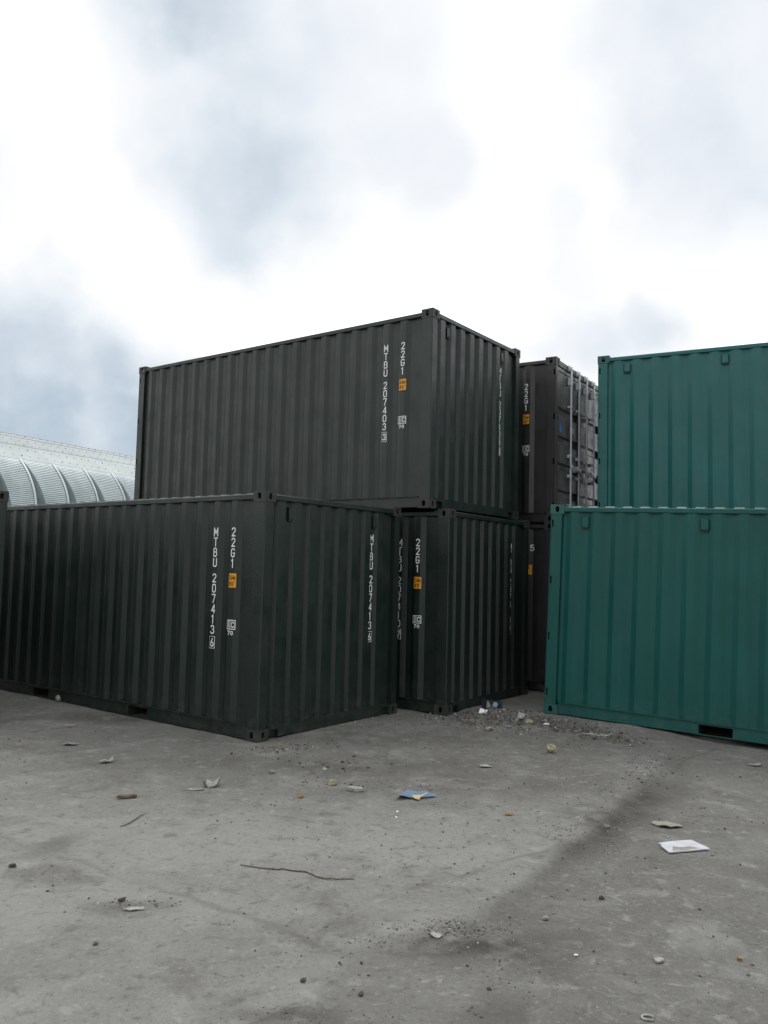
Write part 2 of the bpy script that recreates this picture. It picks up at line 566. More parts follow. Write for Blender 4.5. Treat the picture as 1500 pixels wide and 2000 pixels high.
    c = mixc(t, mth(t, 'MULTIPLY', mrange(t, mid, .50, .70), .7), c, (.240, .240, .224))
    c = mixc(t, mth(t, 'MULTIPLY', mrange(t, mid, .48, .28), .65), c, (.108, .103, .092))
    c = mixc(t, mth(t, 'MULTIPLY', mrange(t, sml, .54, .70), .65), c, (.282, .281, .264))
    c = mixc(t, mth(t, 'MULTIPLY', mrange(t, sml, .46, .30), .65), c, (.100, .096, .087))
    c = mixc(t, mth(t, 'MULTIPLY', mrange(t, fin, .56, .70), .55), c, (.31, .31, .295))
    c = mixc(t, mth(t, 'MULTIPLY', mrange(t, fin, .44, .30), .65), c, (.078, .075, .068))
    c = mixc(t, mth(t, 'MULTIPLY', mrange(t, grn, .58, .70), .5), c, (.36, .36, .345))
    c = mixc(t, mth(t, 'MULTIPLY', mrange(t, grn, .42, .30), .5), c, (.068, .065, .06))
    at_n = N(t, 'ShaderNodeAttribute', attribute_name='dirt')
    dn = mth(t, 'MULTIPLY', at_n.outputs['Fac'], mrange(t, sml, .25, .6, .55, 1.15))
    c = mixc(t, mth(t, 'MULTIPLY', dn, .95, clamp=True), c, (.058, .053, .047))
    # a few old paint and cement spills
    sp = noise(t, P, 1.05, 6, .7, 1.2)
    c = mixc(t, mth(t, 'MULTIPLY', mrange(t, sp, .66, .72), .45), c, (.22, .245, .245))
    LK(t, c, b.inputs['Base Color'])
    b.inputs['Roughness'].default_value = .93
    b.inputs['Specular IOR Level'].default_value = .25
    hgt = mth(t, 'ADD', mth(t, 'MULTIPLY', sml, 1.6), mth(t, 'ADD', fin, mth(t, 'MULTIPLY', grn, .35)))
    bump(t, b, hgt, .012)
    o = put('ground', me, m)
    o['kind'] = 'structure'
    return o


build_ground()

# ------------------------------------------------------------------ container parts (length X, width Y)
PW_O, PW_S, PW_I, PDEP = .072, .068, .070, .032       # side corrugation
CY = .0135                                            # outer skin of the side wall


def profile(s0, s1, o, sl, i, dep, centre, inner=False):
    """breakpoints (s, d) of a trapezoid sheet, d = how far the skin lies inwards;
    an outer (or inner) flat is centred on `centre`"""
    per = o + i + 2 * sl
    c = centre + (per / 2 if inner else 0)
    k = math.ceil((s0 + i * .5 + sl + o / 2 - c) / per)
    pts = [(s0, dep)]
    while c + k * per + o / 2 + sl <= s1 - .004:
        m = c + k * per
        pts += [(m - o / 2 - sl, dep), (m - o / 2, 0), (m + o / 2, 0), (m + o / 2 + sl, dep)]
        k += 1
    pts.append((s1, dep))
    return pts


SIDE_P = profile(.155, LN - .165, PW_O, PW_S, PW_I, PDEP, LN - .470)
END_P = profile(.13, WD - .13, .105, .032, .081, .040, 1.905, True)


def side_d(x):
    return float(np.interp(x, [p[0] for p in SIDE_P], [p[1] for p in SIDE_P]))


def end_d(y):
    return float(np.interp(y, [p[0] for p in END_P], [p[1] for p in END_P]))


def casting_mesh():
    mb = MB()
    a, b, c = .178, .162, .118

    def face(w, h, cx, cz, sw, sh, to3, nrm):
        angs = [2 * math.pi * k / 20 for k in range(20)]
        angs += [math.atan2(y - cz, x - cx) % (2 * math.pi) for x in (0, w) for y in (0, h)]
        angs = sorted(angs)
        outer, inner = [], []
        for t in angs:
            dx, dy = math.cos(t), math.sin(t)
            k = min(((w - cx) / dx if dx > 1e-9 else (-cx / dx if dx < -1e-9 else 1e9)), ((h - cz) / dy if dy > 1e-9 else (-cz / dy if dy < -1e-9 else 1e9)))
            outer.append((cx + dx * k, cz + dy * k))
            lo, hi = 0, 1          # stadium boundary by bisection
            rad, half, hor = min(sw, sh) / 2, abs(sh - sw) / 2, sw > sh
            for _ in range(30):
                mid = (lo + hi) / 2
                qx, qy = dx * mid, dy * mid
                if hor:
                    ins = math.hypot(max(abs(qx) - half, 0), qy) < rad
                else:
                    ins = math.hypot(qx, max(abs(qy) - half, 0)) < rad
                lo, hi = (mid, hi) if ins else (lo, mid)
            inner.append((cx + dx * lo, cz + dy * lo))
        n = len(angs)
        vs = [to3(*p, 0) for p in outer] + [to3(*p, 0) for p in inner] + [to3(*p, .026) for p in inner]
        fs = []
        for i in range(n):
            j = (i + 1) % n
            fs += [(i, j, n + j, n + i), (n + i, n + j, 2 * n + j, 2 * n + i)]
        mb.add(vs, fs)
    face(a, c, .089, .060, .050, .078, lambda p, q, d: (p, d, q), 0)
    face(b, c, .081, .060, .044, .072, lambda p, q, d: (d, p, q), 0)
    face(a, b, .085, .078, .118, .062, lambda p, q, d: (p, q, d), 0)
    mb.add([(a, 0, 0), (a, b, 0), (a, b, c), (a, 0, c)], [(0, 1, 2, 3)])
    mb.add([(0, b, 0), (a, b, 0), (a, b, c), (0, b, c)], [(0, 1, 2, 3)])
    mb.add([(0, 0, c), (a, 0, c), (a, b, c), (0, b, c)], [(0, 1, 2, 3)])
    return mb.mesh('corner_casting', fixn=False)


def mirror_y(mb):
    o = MB()
    o.v = [(x, WD - y, z) for x, y, z in mb.v]
    o.f = [f[::-1] for f in mb.f]
    return o


def flip_end(mb):
    """turn a part built at x = LN to the x = 0 end"""
    o = MB()
    o.v = [(LN - x, WD - y, z) for x, y, z in mb.v]
    o.f = list(mb.f)
    return o


def rounded_post(mb, x0, x1, y0, y1, z0, z1, r=.014):
    pts = [(x0, y0)]
    pts += [(x1 - r + r * math.sin(R(a)), y0 + r - r * math.cos(R(a))) for a in (0, 22.5, 45, 67.5, 90)]
    pts += [(x1, y1), (x0, y1)]
    mb.prism(pts, 'z', z0, z1)


def make_parts():
    P = {}
    P['casting'] = casting_mesh()
    z0, z1 = .1185, HT - .1185
    # plain end (x = LN) posts
    p = MB()
    rounded_post(p, LN - .162, LN - .006, .005, .125, z0, z1)
    P['post_plain'] = [p, mirror_y(p)]
    # door end posts: cut out for the four hinges near the door face
    p = MB()
    p.box(LN - .150, LN - .046, .005, .085, z0, z1)
    hz = (.267, .949, 1.649, 2.353)
    zs = z0
    for h in hz:
        p.box(LN - .046, LN - .022, .005, .085, zs, h - .045)
        zs = h + .045
    p.box(LN - .046, LN - .022, .005, .085, zs, z1)
    p.cbox(LN - .022, LN - .006, .005, .085, z0, z1, 'z', .005)
    P['post_door'] = [p, mirror_y(p)]
    # rails
    p = MB()
    p.cbox(.1785, LN - .1785, .006, .066, HT - .094, HT - .034, 'x', .008)
    P['top_rail'] = [p, mirror_y(p)]
    p = MB()
    xs = [.1785, LN / 2 - 1.025 - .18, LN / 2 - 1.025 + .18, LN / 2 + 1.025 - .18, LN / 2 + 1.025 + .18, LN - .1785]
    p.box(xs[0], xs[-1], .004, .058, .148, .156)                      # top flange
    for a, b in ((0, 1), (2, 3), (4, 5)):
        p.box(xs[a], xs[b], .026, .034, .014, .148)                   # web
        p.box(xs[a], xs[b], .010, .026, .014, .021)                   # bottom lip
    for a, b in ((1, 2), (3, 4)):
        p.box(xs[a], xs[b], .026, .034, .122, .148)                   # over the pocket
        p.box(xs[a] - .004, xs[b] + .004, .008, .040, .012, .019)     # strap under it
    P['bottom_rail'] = [p, mirror_y(p)]
    for k, (a, b) in enumerate(((1, 2), (3, 4))):
        p = MB()
        p.box(xs[a], xs[b], .036, WD - .036, .122, .128)
        p.box(xs[a] - .005, xs[a], .036, WD - .036, .016, .128)
        p.box(xs[b], xs[b] + .005, .036, WD - .036, .016, .128)
        p.box(xs[a], xs[b], .60, 1.84, .013, .018)
        P['pocket%d' % k] = p
    # side wall
    p = MB()
    vs = [(s, CY + d, z) for s, d in SIDE_P for z in (.1565, HT - .088)]
    p.add(vs, [(2 * i, 2 * i + 2, 2 * i + 3, 2 * i + 1) for i in range(len(SIDE_P) - 1)])
    p.add([(.155, .058, .152), (LN - .165, .058, .152), (LN - .165, .058, HT - .06), (.155, .058, HT - .06)], [(0, 1, 2, 3)])
    P['side_wall'] = [p, mirror_y(p)]
    # plain end
    p = MB()
    vs = [(LN - .018 - d, s, z) for s, d in END_P for z in (.128, HT - .085)]
    p.add(vs, [(2 * i, 2 * i + 2, 2 * i + 3, 2 * i + 1) for i in range(len(END_P) - 1)])
    P['end_wall'] = p
    p = MB()
    p.cbox(LN - .066, LN - .006, .1625, WD - .1625, HT - .094, HT - .030, 'y', .008)
    P['top_end_rail'] = p
    p = MB()
    yl, yh, n = .1625, WD - .1625, .15
    poly = [(yl, .098), (yl + n, .098), (yl + n, .018), (yh - n, .018), (yh - n, .098), (yh, .098), (yh, .136), (yl, .136)]
    p.prism(poly, 'x', LN - .058, LN - .010)
    p.box(LN - .078, LN - .0585, yl, yl + n, .018, .097)
    p.box(LN - .078, LN - .0585, yh - n, yh, .018, .097)
    P['bottom_end_rail'] = p
    # roof
    p = MB()
    rp = profile(.185, LN - .185, .100, .018, .073, .022, LN / 2)
    zt = HT - .014
    vs = []
    for s, d in rp:
        e = .030 if d == 0 else .012
        vs += [(s, .062, HT - .036), (s, .095, zt - d), (s, WD - .095, zt - d), (s, WD - .062, HT - .036)]
    fs = []
    for i in range(len(rp) - 1):
        for k in range(3):
            fs.append((4 * i + k, 4 * i + k + 1, 4 * i + 5 + k, 4 * i + 4 + k))
    p.add(vs, fs)
    p.add([(.03, .06, HT - .04), (.19, .06, HT - .04), (.19, WD - .06, HT - .04), (.03, WD - .06, HT - .04)], [(0, 1, 2, 3)])
    p.add([(LN - .19, .06, HT - .04), (LN - .03, .06, HT - .04), (LN - .03, WD - .06, HT - .04), (LN - .19, WD - .06, HT - .04)], [(0, 1, 2, 3)])
    P['roof'] = p
    # floor and cross members seen under a lifted edge
    p = MB()
    p.box(.06, LN - .08, .060, WD - .060, .130, .150)
    P['floor'] = p
    # door end frame
    p = MB()
    p.cbox(LN - .070, LN - .008, .1625, WD - .1625, HT - .118, HT - .022, 'y', .006)
    P['door_header'] = p
    p = MB()
    p.cbox(LN - .070, LN - .008, .1625, WD - .1625, .020, .150, 'y', .006)
    P['door_sill'] = p
    # door leaves
    zA, zB = .158, HT - .126
    for k, (y0, y1) in enumerate(((.092, 1.209), (1.229, 2.346))):
        p = MB()
        fx = LN - .022
        p.box(fx - .050, fx, y0, y0 + .055, zA, zB)
        p.box(fx - .050, fx, y1 - .055, y1, zA, zB)
        p.box(fx - .050, fx, y0 + .055, y1 - .055, zA, zA + .055)
        p.box(fx - .050, fx, y0 + .055, y1 - .055, zB - .055, zB)
        prof = [(zA + .055, .012)]
        for zc in (.475, .905, 1.335, 1.785):
            prof += [(zc - .085, .012), (zc - .050, .048), (zc + .030, .048), (zc + .060, .012)]
        prof.append((zB - .055, .012))
        vs = [(fx - d, y, z) for z, d in prof for y in (y0 + .055, y1 - .055)]
        p.add(vs, [(2 * i, 2 * i + 1, 2 * i + 3, 2 * i + 2) for i in range(len(prof) - 1)])
        P['leaf%d' % k] = p
        rods = (.62, 1.02) if k == 0 else (1.42, 1.82)
        for j, y in enumerate(rods):
            q = MB()
            q.tube([(LN + .030, y, .085), (LN + .030, y, HT - .065)], .0165, 10)
            for zc in (.085, HT - .065):
                q.box(LN + .004, LN + .050, y - .034, y + .030, zc - .022, zc + .022)
                q.box(LN - .006, LN + .022, y - .050, y - .036, zc - .045, zc + .045)
                q.box(LN - .006, LN + .022, y + .032, y + .046, zc - .045, zc + .045)
            P['rod%d%d' % (k, j)] = q
            for n_, (zc, hh) in enumerate(((.30, .03), (.78, .03), (1.10, .03), (1.90, .022), (2.32, .075))):
                q = MB()
                q.cbox(LN - .030, LN + .046, y - .027, y + .027, zc - hh * .8, zc + hh * .8, 'z', .008)
                P['bracket%d%d%d' % (k, j, n_)] = q
            q = MB()
            s = 1 if j == 0 else -1
            zc = .93 if j == 0 else .90
            q.tube([(LN + .058, y, zc), (LN + .070, y + s * .10, zc - .004), (LN + .062, y + s * .30, zc - .02), (LN + .062, y + s * .36, zc - .022)], .011, 8)
            q.box(LN - .022, LN + .050, y + s * .29 - .028, y + s * .29 + .028, zc - .055, zc + .03)
            q.box(LN + .030, LN + .066, y - .025, y + .025, zc - .03, zc + .03)
            P['handle%d%d' % (k, j)] = q
        for j, h in enumerate(hz):
            q = MB()
            yy = .060 if k == 0 else WD - .060
            q.tube([(LN - .020, yy, h - .036), (LN - .020, yy, h + .036)], .014, 8)
            q.box(LN - .024, LN - .014, min(yy, yy + (.10 if k == 0 else -.10)), max(yy, yy + (.10 if k == 0 else -.10)), h - .028, h + .028)
            P['hinge%d%d' % (k, j)] = q
        q = MB()
        q.box(LN - .075, LN - .073, y0 - .012, y1 + .012, zA - .006, zB + .006)
        P['gasket%d' % k] = q
    return P


PARTS = make_parts()


def vent_mesh():
    """cover plate seen from -Y, standing 34 mm proud, open slot at its foot"""
    q = MB()
    w = .040
    prof = [(0.0, .010), (-.030, 0.0), (-.032, -.118), (0.0, -.118)]
    n = len(prof)
    vs = [(-w, y, z) for y, z in prof] + [(w, y, z) for y, z in prof]
    q.add(vs, [tuple(range(n)), tuple(range(n, 2 * n))[::-1]] + [(i, (i + 1) % n, n + (i + 1) % n, n + i) for i in range(n)])
    q.box(-w - .010, w + .010, -.004, .030, -.128, .018)
    return q.mesh('ventilator')


def vent_slot():
    q = MB()
    q.box(-.034, .034, -.026, .004, -.142, -.1185)
    return q.mesh('ventilator_slot')


VENT, SLOT = vent_mesh(), vent_slot()
MESH = {}


def get_mesh(key, mk):
    if key not in MESH:
        MESH[key] = mk()
    return MESH[key]


# ------------------------------------------------------------------ stencil lettering
def arc(cx, cy, rx_, ry_, a0, a1, n=8):
    return [(cx + rx_ * math.cos(R(a0 + (a1 - a0) * i / n)), cy + ry_ * math.sin(R(a0 + (a1 - a0) * i / n))) for i in range(n + 1)]


# glyphs on a box 0..1 wide, 0..1 high (stroke centre lines)
GL = {
    'M': [[(0, 0), (0, 1), (.5, .30), (1, 1), (1, 0)]],
    'T': [[(0, 1), (1, 1)], [(.5, 1), (.5, 0)]],
    'B': [[(0, 0), (0, 1)], [(0, 1), (.5, 1)] + arc(.55, .77, .37, .23, 90, -90) + [(0, .54)], [(.5, .54)] + arc(.58, .27, .42, .27, 90, -90) + [(0, 0)]],
    'U': [[(0, 1), (0, .22)] + arc(.5, .22, .5, .22, 180, 360, 10) + [(1, 1)]],
    'G': [arc(.5, .76, .5, .24, 20, 180) + arc(.5, .24, .5, .24, 180, 360) + [(1, .46), (.55, .46)]],
    'C': [arc(.5, .70, .5, .30, 20, 180) + arc(.5, .30, .5, .30, 180, 340)],
    'i': [[(.5, 0), (.5, .68)], [(.5, .86), (.5, 1.0)]],
    'm': [[(0, 0), (0, .62)], arc(.25, .45, .25, .17, 180, 0) + [(.5, 0)], arc(.75, .45, .25, .17, 180, 0) + [(1, 0)]],
    '0': [arc(.5, .76, .5, .24, 0, 180) + arc(.5, .24, .5, .24, 180, 360) + [(1, .76)]],
    '1': [[(.22, .84), (.5, 1), (.5, 0)]],
    '2': [arc(.5, .74, .5, .26, 165, -30, 10) + [(0, 0), (1, 0)]],
    '3': [arc(.48, .75, .46, .25, 160, -90, 10), arc(.46, .26, .54, .25, 88, -160, 10)],
    '4': [[(.78, 0), (.78, 1), (0, .26), (1, .26)]],
    '5': [[(.95, 1), (.1, 1), (.05, .56)] + arc(.47, .32, .53, .32, 125, -150, 12)],
    '6': [arc(.5, .27, .5, .27, 0, 360, 16), [(0, .27), (.08, .55), (.62, 1)]],
    '7': [[(0, 1), (1, 1), (.38, 0)]],
    '8': [arc(.5, .77, .42, .23, 0, 360, 14), arc(.5, .27, .5, .27, 0, 360, 14)],
    '.': [[(.4, .0), (.4, .10)]], "'": [[(.5, 1), (.5, .76)]], '"': [[(.3, 1), (.3, .76)], [(.7, 1), (.7, .76)]],
    '#': [[(0, 0), (1, 0), (1, 1), (0, 1), (0, 0)]],
}


def ribbon(mb, pts, w, to3, step=.007):
    """stroke of width w on the surface to3(s, z)"""
    P = [Vector(p) for p in pts]
    dense = []
    for a, b in zip(P[:-1], P[1:]):
        n = max(1, int((b - a).length / step + .5))
        dense += [a + (b - a) * (i / n) for i in range(n)]
    dense.append(P[-1])
    closed = (P[0] - P[-1]).length < 1e-6
    L = []
    m = len(dense)
    for i, p in enumerate(dense):
        a = dense[i - 1] if i > 0 else (dense[-2] if closed else p)
        b = dense[i + 1] if i < m - 1 else (dense[1] if closed else p)
        d0, d1 = (p - a), (b - p)
        d0 = d0.normalized() if d0.length > 1e-9 else d1.normalized()
        d1 = d1.normalized() if d1.length > 1e-9 else d0
        t = (d0 + d1)
        t = t.normalized() if t.length > 1e-6 else d1
        nrm = Vector((-t.y, t.x))
        k = min(1.8, 1 / max(.3, nrm.dot(Vector((-d1.y, d1.x)))))
        L.append((p, nrm * (w / 2 * k)))
    if not closed:                                    # run half a stroke past the ends
        e = (L[0][0] - L[1][0]).normalized() * (w / 2)
        L[0] = (L[0][0] + e, L[0][1])
        e = (L[-1][0] - L[-2][0]).normalized() * (w / 2)
        L[-1] = (L[-1][0] + e, L[-1][1])
    vs, fs = [], []
    for p, n in L:
        for k in (-1, -.34, .34, 1):
            q = p + n * k
            vs.append(to3(q.x, q.y))
    for i in range(len(L) - 1):
        for k in range(3):
            fs.append((4 * i + k, 4 * i + 4 + k, 4 * i + 5 + k, 4 * i + 1 + k))
    mb.add(vs, fs)


def glyph(mb, ch, s, z, w, h, sw, to3):
    """s, z: lower left of the character cell"""
    for st in GL[ch]:
        ribbon(mb, [(s + sw / 2 + x * (w - sw), z + sw / 2 + y * (h - sw)) for x, y in st], sw, to3)


def surf_quad(mb, s0, s1, z0, z1, to3, n=16):
    vs = []
    for i in range(n + 1):
        s = s0 + (s1 - s0) * i / n
        vs += [to3(s, z0), to3(s, z1)]
    mb.add(vs, [(2 * i, 2 * i + 2, 2 * i + 3, 2 * i + 1) for i in range(n)])


def letter_column(root, chars, sc, ztop, to3, boxed=None, pitch=.1115, cw=.060, chh=.098, gap_after=None, sw=.0125):
    z = ztop
    for word in chars.split(' '):
        mb = MB()
        for ch in word:
            w = cw * (1.12 if ch == 'M' else 1)
            glyph(mb, ch, sc - w / 2, z - chh, w, chh, sw, to3)
            z -= pitch
        z -= .056
        put('code_lettering' if word[0].isalpha() or word == '22G1' else 'serial_lettering', mb.mesh('lettering', fixn=False), M['white'], root)
    z += .056
    if boxed:
        mb = MB()
        z -= .026
        glyph(mb, boxed, sc - cw / 2 + .004, z - chh + .002, cw * .9, chh * .93, sw, to3)
        ribbon(mb, [(sc - .040, z - chh - .014), (sc + .038, z - chh - .014), (sc + .038, z + .014), (sc - .040, z + .014), (sc - .040, z - chh - .014)], .005, to3)
        put('check_digit', mb.mesh('check_digit', fixn=False), M['white'], root)


def side_markings(root, s, to3, to3b):
    """22G1 column, yellow height plate and approval mark centred on s"""
    letter_column(root, '22G1', s, 2.208, to3, pitch=.1125)
    mb = MB()
    surf_quad(mb, s - .068, s + .068, 1.550, 1.726, to3)
    pl = put('height_plate_border', mb.mesh('height_plate_border', fixn=False), M['black'], root)
    mb = MB()
    surf_quad(mb, s - .057, s + .057, 1.562, 1.714, to3b)
    y = put('height_plate', mb.mesh('height_plate', fixn=False), M['yellow'], root)
    to3c = lambda a, b: to3b(a, b, .0012)
    mb = MB()
    for ch, x, w in (('2', -.046, .024), ('.', -.019, .010), ('6', -.010, .024), ('m', .018, .030)):
        glyph(mb, ch, s + x, 1.648, w, .050, .0075, to3c)
    for ch, x, w in (('8', -.040, .024), ("'", -.014, .010), ('6', -.002, .024), ('"', .024, .016)):
        glyph(mb, ch, s + x, 1.578, w, .050, .0075, to3c)
    put('height_print', mb.mesh('height_print', fixn=False), M['black'], y)
    mb = MB()
    ribbon(mb, [(s - .060, 1.122), (s + .060, 1.122), (s + .060, 1.215), (s - .060, 1.215), (s - .060, 1.122)], .008, to3)
    ribbon(mb, [(s - .008, 1.122), (s - .008, 1.215)], .007, to3)
    glyph(mb, 'i', s - .045, 1.134, .024, .070, .010, to3)
    glyph(mb, 'C', s + .008, 1.136, .042, .066, .010, to3)
    put('approval_mark', mb.mesh('approval_mark', fixn=False), M['white'], root)
    mb = MB()
    glyph(mb, '7', s - .040, 1.058, .034, .046, .009, to3)
    glyph(mb, '0', s + .006, 1.058, .034, .046, .009, to3)
    put('approval_number', mb.mesh('approval_number', fixn=False), M['white'], root)


def side_to3(off=.0028):
    return lambda s, z, e=0.0: (s, CY + side_d(s) - off - e, z)


def end_to3(off=.0028):
    return lambda s, z, e=0.0: (LN - .018 - end_d(s) + off + e, s, z)


# ------------------------------------------------------------------ one container
def container(name, label, colour, mtx, doors, group=None, side_marks=None, number=None, check=None, end_col=None,
              end_vents=False, side_vents=(), extra=None, detail=True):
    paint_m, cast_m = M[colour], M['green_cast' if colour in ('green', 'green_skylit') else 'dark_cast']
    root = bpy.data.objects.new(name, None)
    root.empty_display_size = .3
    COL.objects.link(root)
    root.matrix_world = mtx
    tag(root, label, 'shipping container', group)

    def part(pname, key, mk, mat=None, parent=None):
        me = get_mesh((key, colour), lambda: mk().mesh(pname))
        return put(pname, me, mat or paint_m, parent or root)
    for ex in (0, 1):
        for ey in (0, 1):
            for ez in (0, 1):
                me = get_mesh(('casting', colour), lambda: casting_mesh())
                put('corner_casting', me, cast_m, root, Matrix.Translation((LN * ex, WD * ey, HT * ez)) @ Matrix.Diagonal((1 - 2 * ex, 1 - 2 * ey, 1 - 2 * ez, 1)))
    door_hi = doors == 'xL'
    idt, flp = (lambda m: m), flip_end
    for kind, tf, nm in (('post_door', idt if door_hi else flp, 'd'), ('post_plain', flp if door_hi else idt, 'p')):
        for k in (0, 1):
            part('corner_post', (kind, k, doors), lambda: tf(PARTS[kind][k]))
    for k in (0, 1):
        part('top_side_rail', ('tr', k), lambda: PARTS['top_rail'][k])
        part('bottom_side_rail', ('br', k), lambda: PARTS['bottom_rail'][k])
        part('side_wall', ('sw', k), lambda: PARTS['side_wall'][k])
        part('fork_pocket', ('fp', k), lambda: PARTS['pocket%d' % k], M['inside'])
    pf = flp if door_hi else idt
    df = idt if door_hi else flp
    part('end_wall', ('ew', doors), lambda: pf(PARTS['end_wall']))
    part('top_end_rail', ('ter', doors), lambda: pf(PARTS['top_end_rail']))
    part('bottom_end_rail', ('ber', doors), lambda: pf(PARTS['bottom_end_rail']))
    part('roof', ('roof',), lambda: PARTS['roof'])
    part('floor', ('floor',), lambda: PARTS['floor'], M['inside'])
    part('door_header', ('dh', doors), lambda: df(PARTS['door_header']))
    part('door_sill', ('ds', doors), lambda: df(PARTS['door_sill']))
    leaves = []
    for k in (0, 1):
        lf = part('door', ('leaf', k, doors), lambda: df(PARTS['leaf%d' % k]), M['door'] if colour == 'brown' else None)
        leaves.append(lf)
        part('gasket', ('gk', k, doors), lambda: df(PARTS['gasket%d' % k]), M['rubber'], lf)
        for j in (0, 1):
            part('lock_rod', ('rod', k, j, doors), lambda: df(PARTS['rod%d%d' % (k, j)]), M['galv'], lf)
            for n_ in range(5):
                part('rod_bracket', ('brk', k, j, n_, doors), lambda: df(PARTS['bracket%d%d%d' % (k, j, n_)]), M['galv'], lf)
            part('door_handle', ('hdl', k, j, doors), lambda: df(PARTS['handle%d%d' % (k, j)]), M['galv'], lf)
        for j in range(4):
            part('hinge', ('hg', k, j, doors), lambda: df(PARTS['hinge%d%d' % (k, j)]), None, lf)
    if side_marks is not None:
        side_markings(root, LN - side_marks, side_to3(), side_to3(.0042))
    if number:
        letter_column(root, number, LN - .748, 2.210, side_to3(), check)
        if end_col:
            letter_column(root, number, end_col, 2.222, end_to3(), check)
    if end_vents:
        for y in (.434, 1.930):
            mt = Matrix.Translation((LN - .018 - end_d(y) - .001, y, 2.435)) @ Matrix.Rotation(R(90), 4, 'Z')
            v = put('ventilator', VENT if colour != 'green' else VENT, paint_m, root, mt)
            put('slot', SLOT, M['black'], v)
    for x in side_vents:
        x = LN - .470 - .139 + .278 * round((x - (LN - .470 - .139)) / .278)
        v = put('ventilator', VENT, paint_m, root, Matrix.Translation((x, CY + side_d(x) + .001, 2.437)))
        put('slot', SLOT, M['black'], v)
    if extra:
        extra(root, leaves)
    return root


def dark_mtx(c):
    a = R(c['yaw'])
    U = Vector((math.cos(a), math.sin(a), 0))
    return Matrix.Translation(Vector(c['p']) + U * LN) @ Matrix.Rotation(a - math.pi, 4, 'Z')


def green_mtx(p, yaw, tilt=0.0):
    return Matrix.Translation(p) @ Matrix.Rotation(R(yaw), 4, 'Z') @ Matrix.Rotation(R(-tilt), 4, 'Y')


def d_doors(root, leaves):
    lf, rt = leaves
    x = LN - .022 - .012 + .003
    mb = MB()
    n = 20
    mb.add([(x, .29 + .055 * math.cos(2 * math.pi * i / n), 1.515 + .075 * math.sin(2 * math.pi * i / n)) for i in range(n)], [tuple(range(n))])
    put('round_sticker', mb.mesh('round_sticker', fixn=False), M['blue'], lf)
    for leaf, rects in ((lf, [(.74, .93, 1.50, 1.60)]), (rt, [(1.52, 1.64, 2.00, 2.22), (1.93, 2.16, 2.06, 2.22), (1.93, 2.16, 1.90, 2.02), (1.53, 1.66, 1.45, 1.62), (1.93, 2.12, 1.46, 1.58)])):
        for (a, b, c, d) in rects:
            mb = MB()
            mb.box(x - .002, x + .001, a, b, c, d)
            put('marking_plate', mb.mesh('marking_plate'), M['sign'], leaf)


GRP_D = 'dark stacked containers'
container('shipping_container', 'dark green-black container on the ground in front, numbered 207413 6', 'dark', dark_mtx(A_), 'x0', GRP_D,
          side_marks=.470, number='MTBU 207413', check='6', end_col=1.905, end_vents=True)
container('shipping_container', 'dark grey-green container on top of the stack, numbered 207403 3', 'dark', dark_mtx(B_), 'x0', GRP_D,
          side_marks=.470, number='MTBU 207403', check='3', end_col=1.905, end_vents=True)
container('shipping_container', 'dark container on the ground bearing the top one numbered 207403, behind the front container', 'dark', dark_mtx(C_), 'x0', GRP_D,
          side_marks=.470, number='MTBU 207410', check='7', end_col=1.905)
container('shipping_container', 'brown-grey upper container with galvanised lock rods on its doors', 'brown', dark_mtx(D_), 'xL', GRP_D,
          side_marks=.500, extra=d_doors)


def e_marks(root, leaves):
    mb = MB()
    glyph(mb, '5', LN - .408, 2.15, .060, .098, .0125, side_to3())
    put('identification_lettering', mb.mesh('lettering', fixn=False), M['white'], root)
    s = LN - .435
    mb = MB()
    surf_quad(mb, s - .057, s + .057, 1.785, 1.935, side_to3())
    put('height_plate', mb.mesh('height_plate', fixn=False), M['yellow'], root)
    mb = MB()
    for ch, x in (('2', -.040), ('6', -.006), ('8', -.04)):
        glyph(mb, ch, s + x, 1.868 if ch != '8' else 1.80, .026, .05, .008, side_to3(.0044))
    put('height_print', mb.mesh('height_print', fixn=False), M['black'], root)


container('shipping_container', 'shadowed dark container under the one with lock rods, behind green corner', 'brown', dark_mtx(E_), 'xL', GRP_D, extra=e_marks)
container('shipping_container', 'scuffed dark container whose corner post shows at the left edge of the photo', 'dark', dark_mtx(H_), 'x0', GRP_D)
GRP_G = 'green containers'
container('shipping_container', 'green container on the ground at right, tilted down to the right', 'green', green_mtx(F_P, F_YAW, F_TILT), 'x0', GRP_G, side_vents=(.555, 1.953))
container('shipping_container', 'upper green container standing behind and above the ground-level green one', 'green_skylit', green_mtx(G_P, G_YAW), 'x0', GRP_G, side_vents=(.545, 1.917))
container('shipping_container', 'green container hidden behind the tilted one, carrying the upper green container', 'green', green_mtx((G_P[0], G_P[1], 0.0), G_YAW), 'x0', GRP_G)


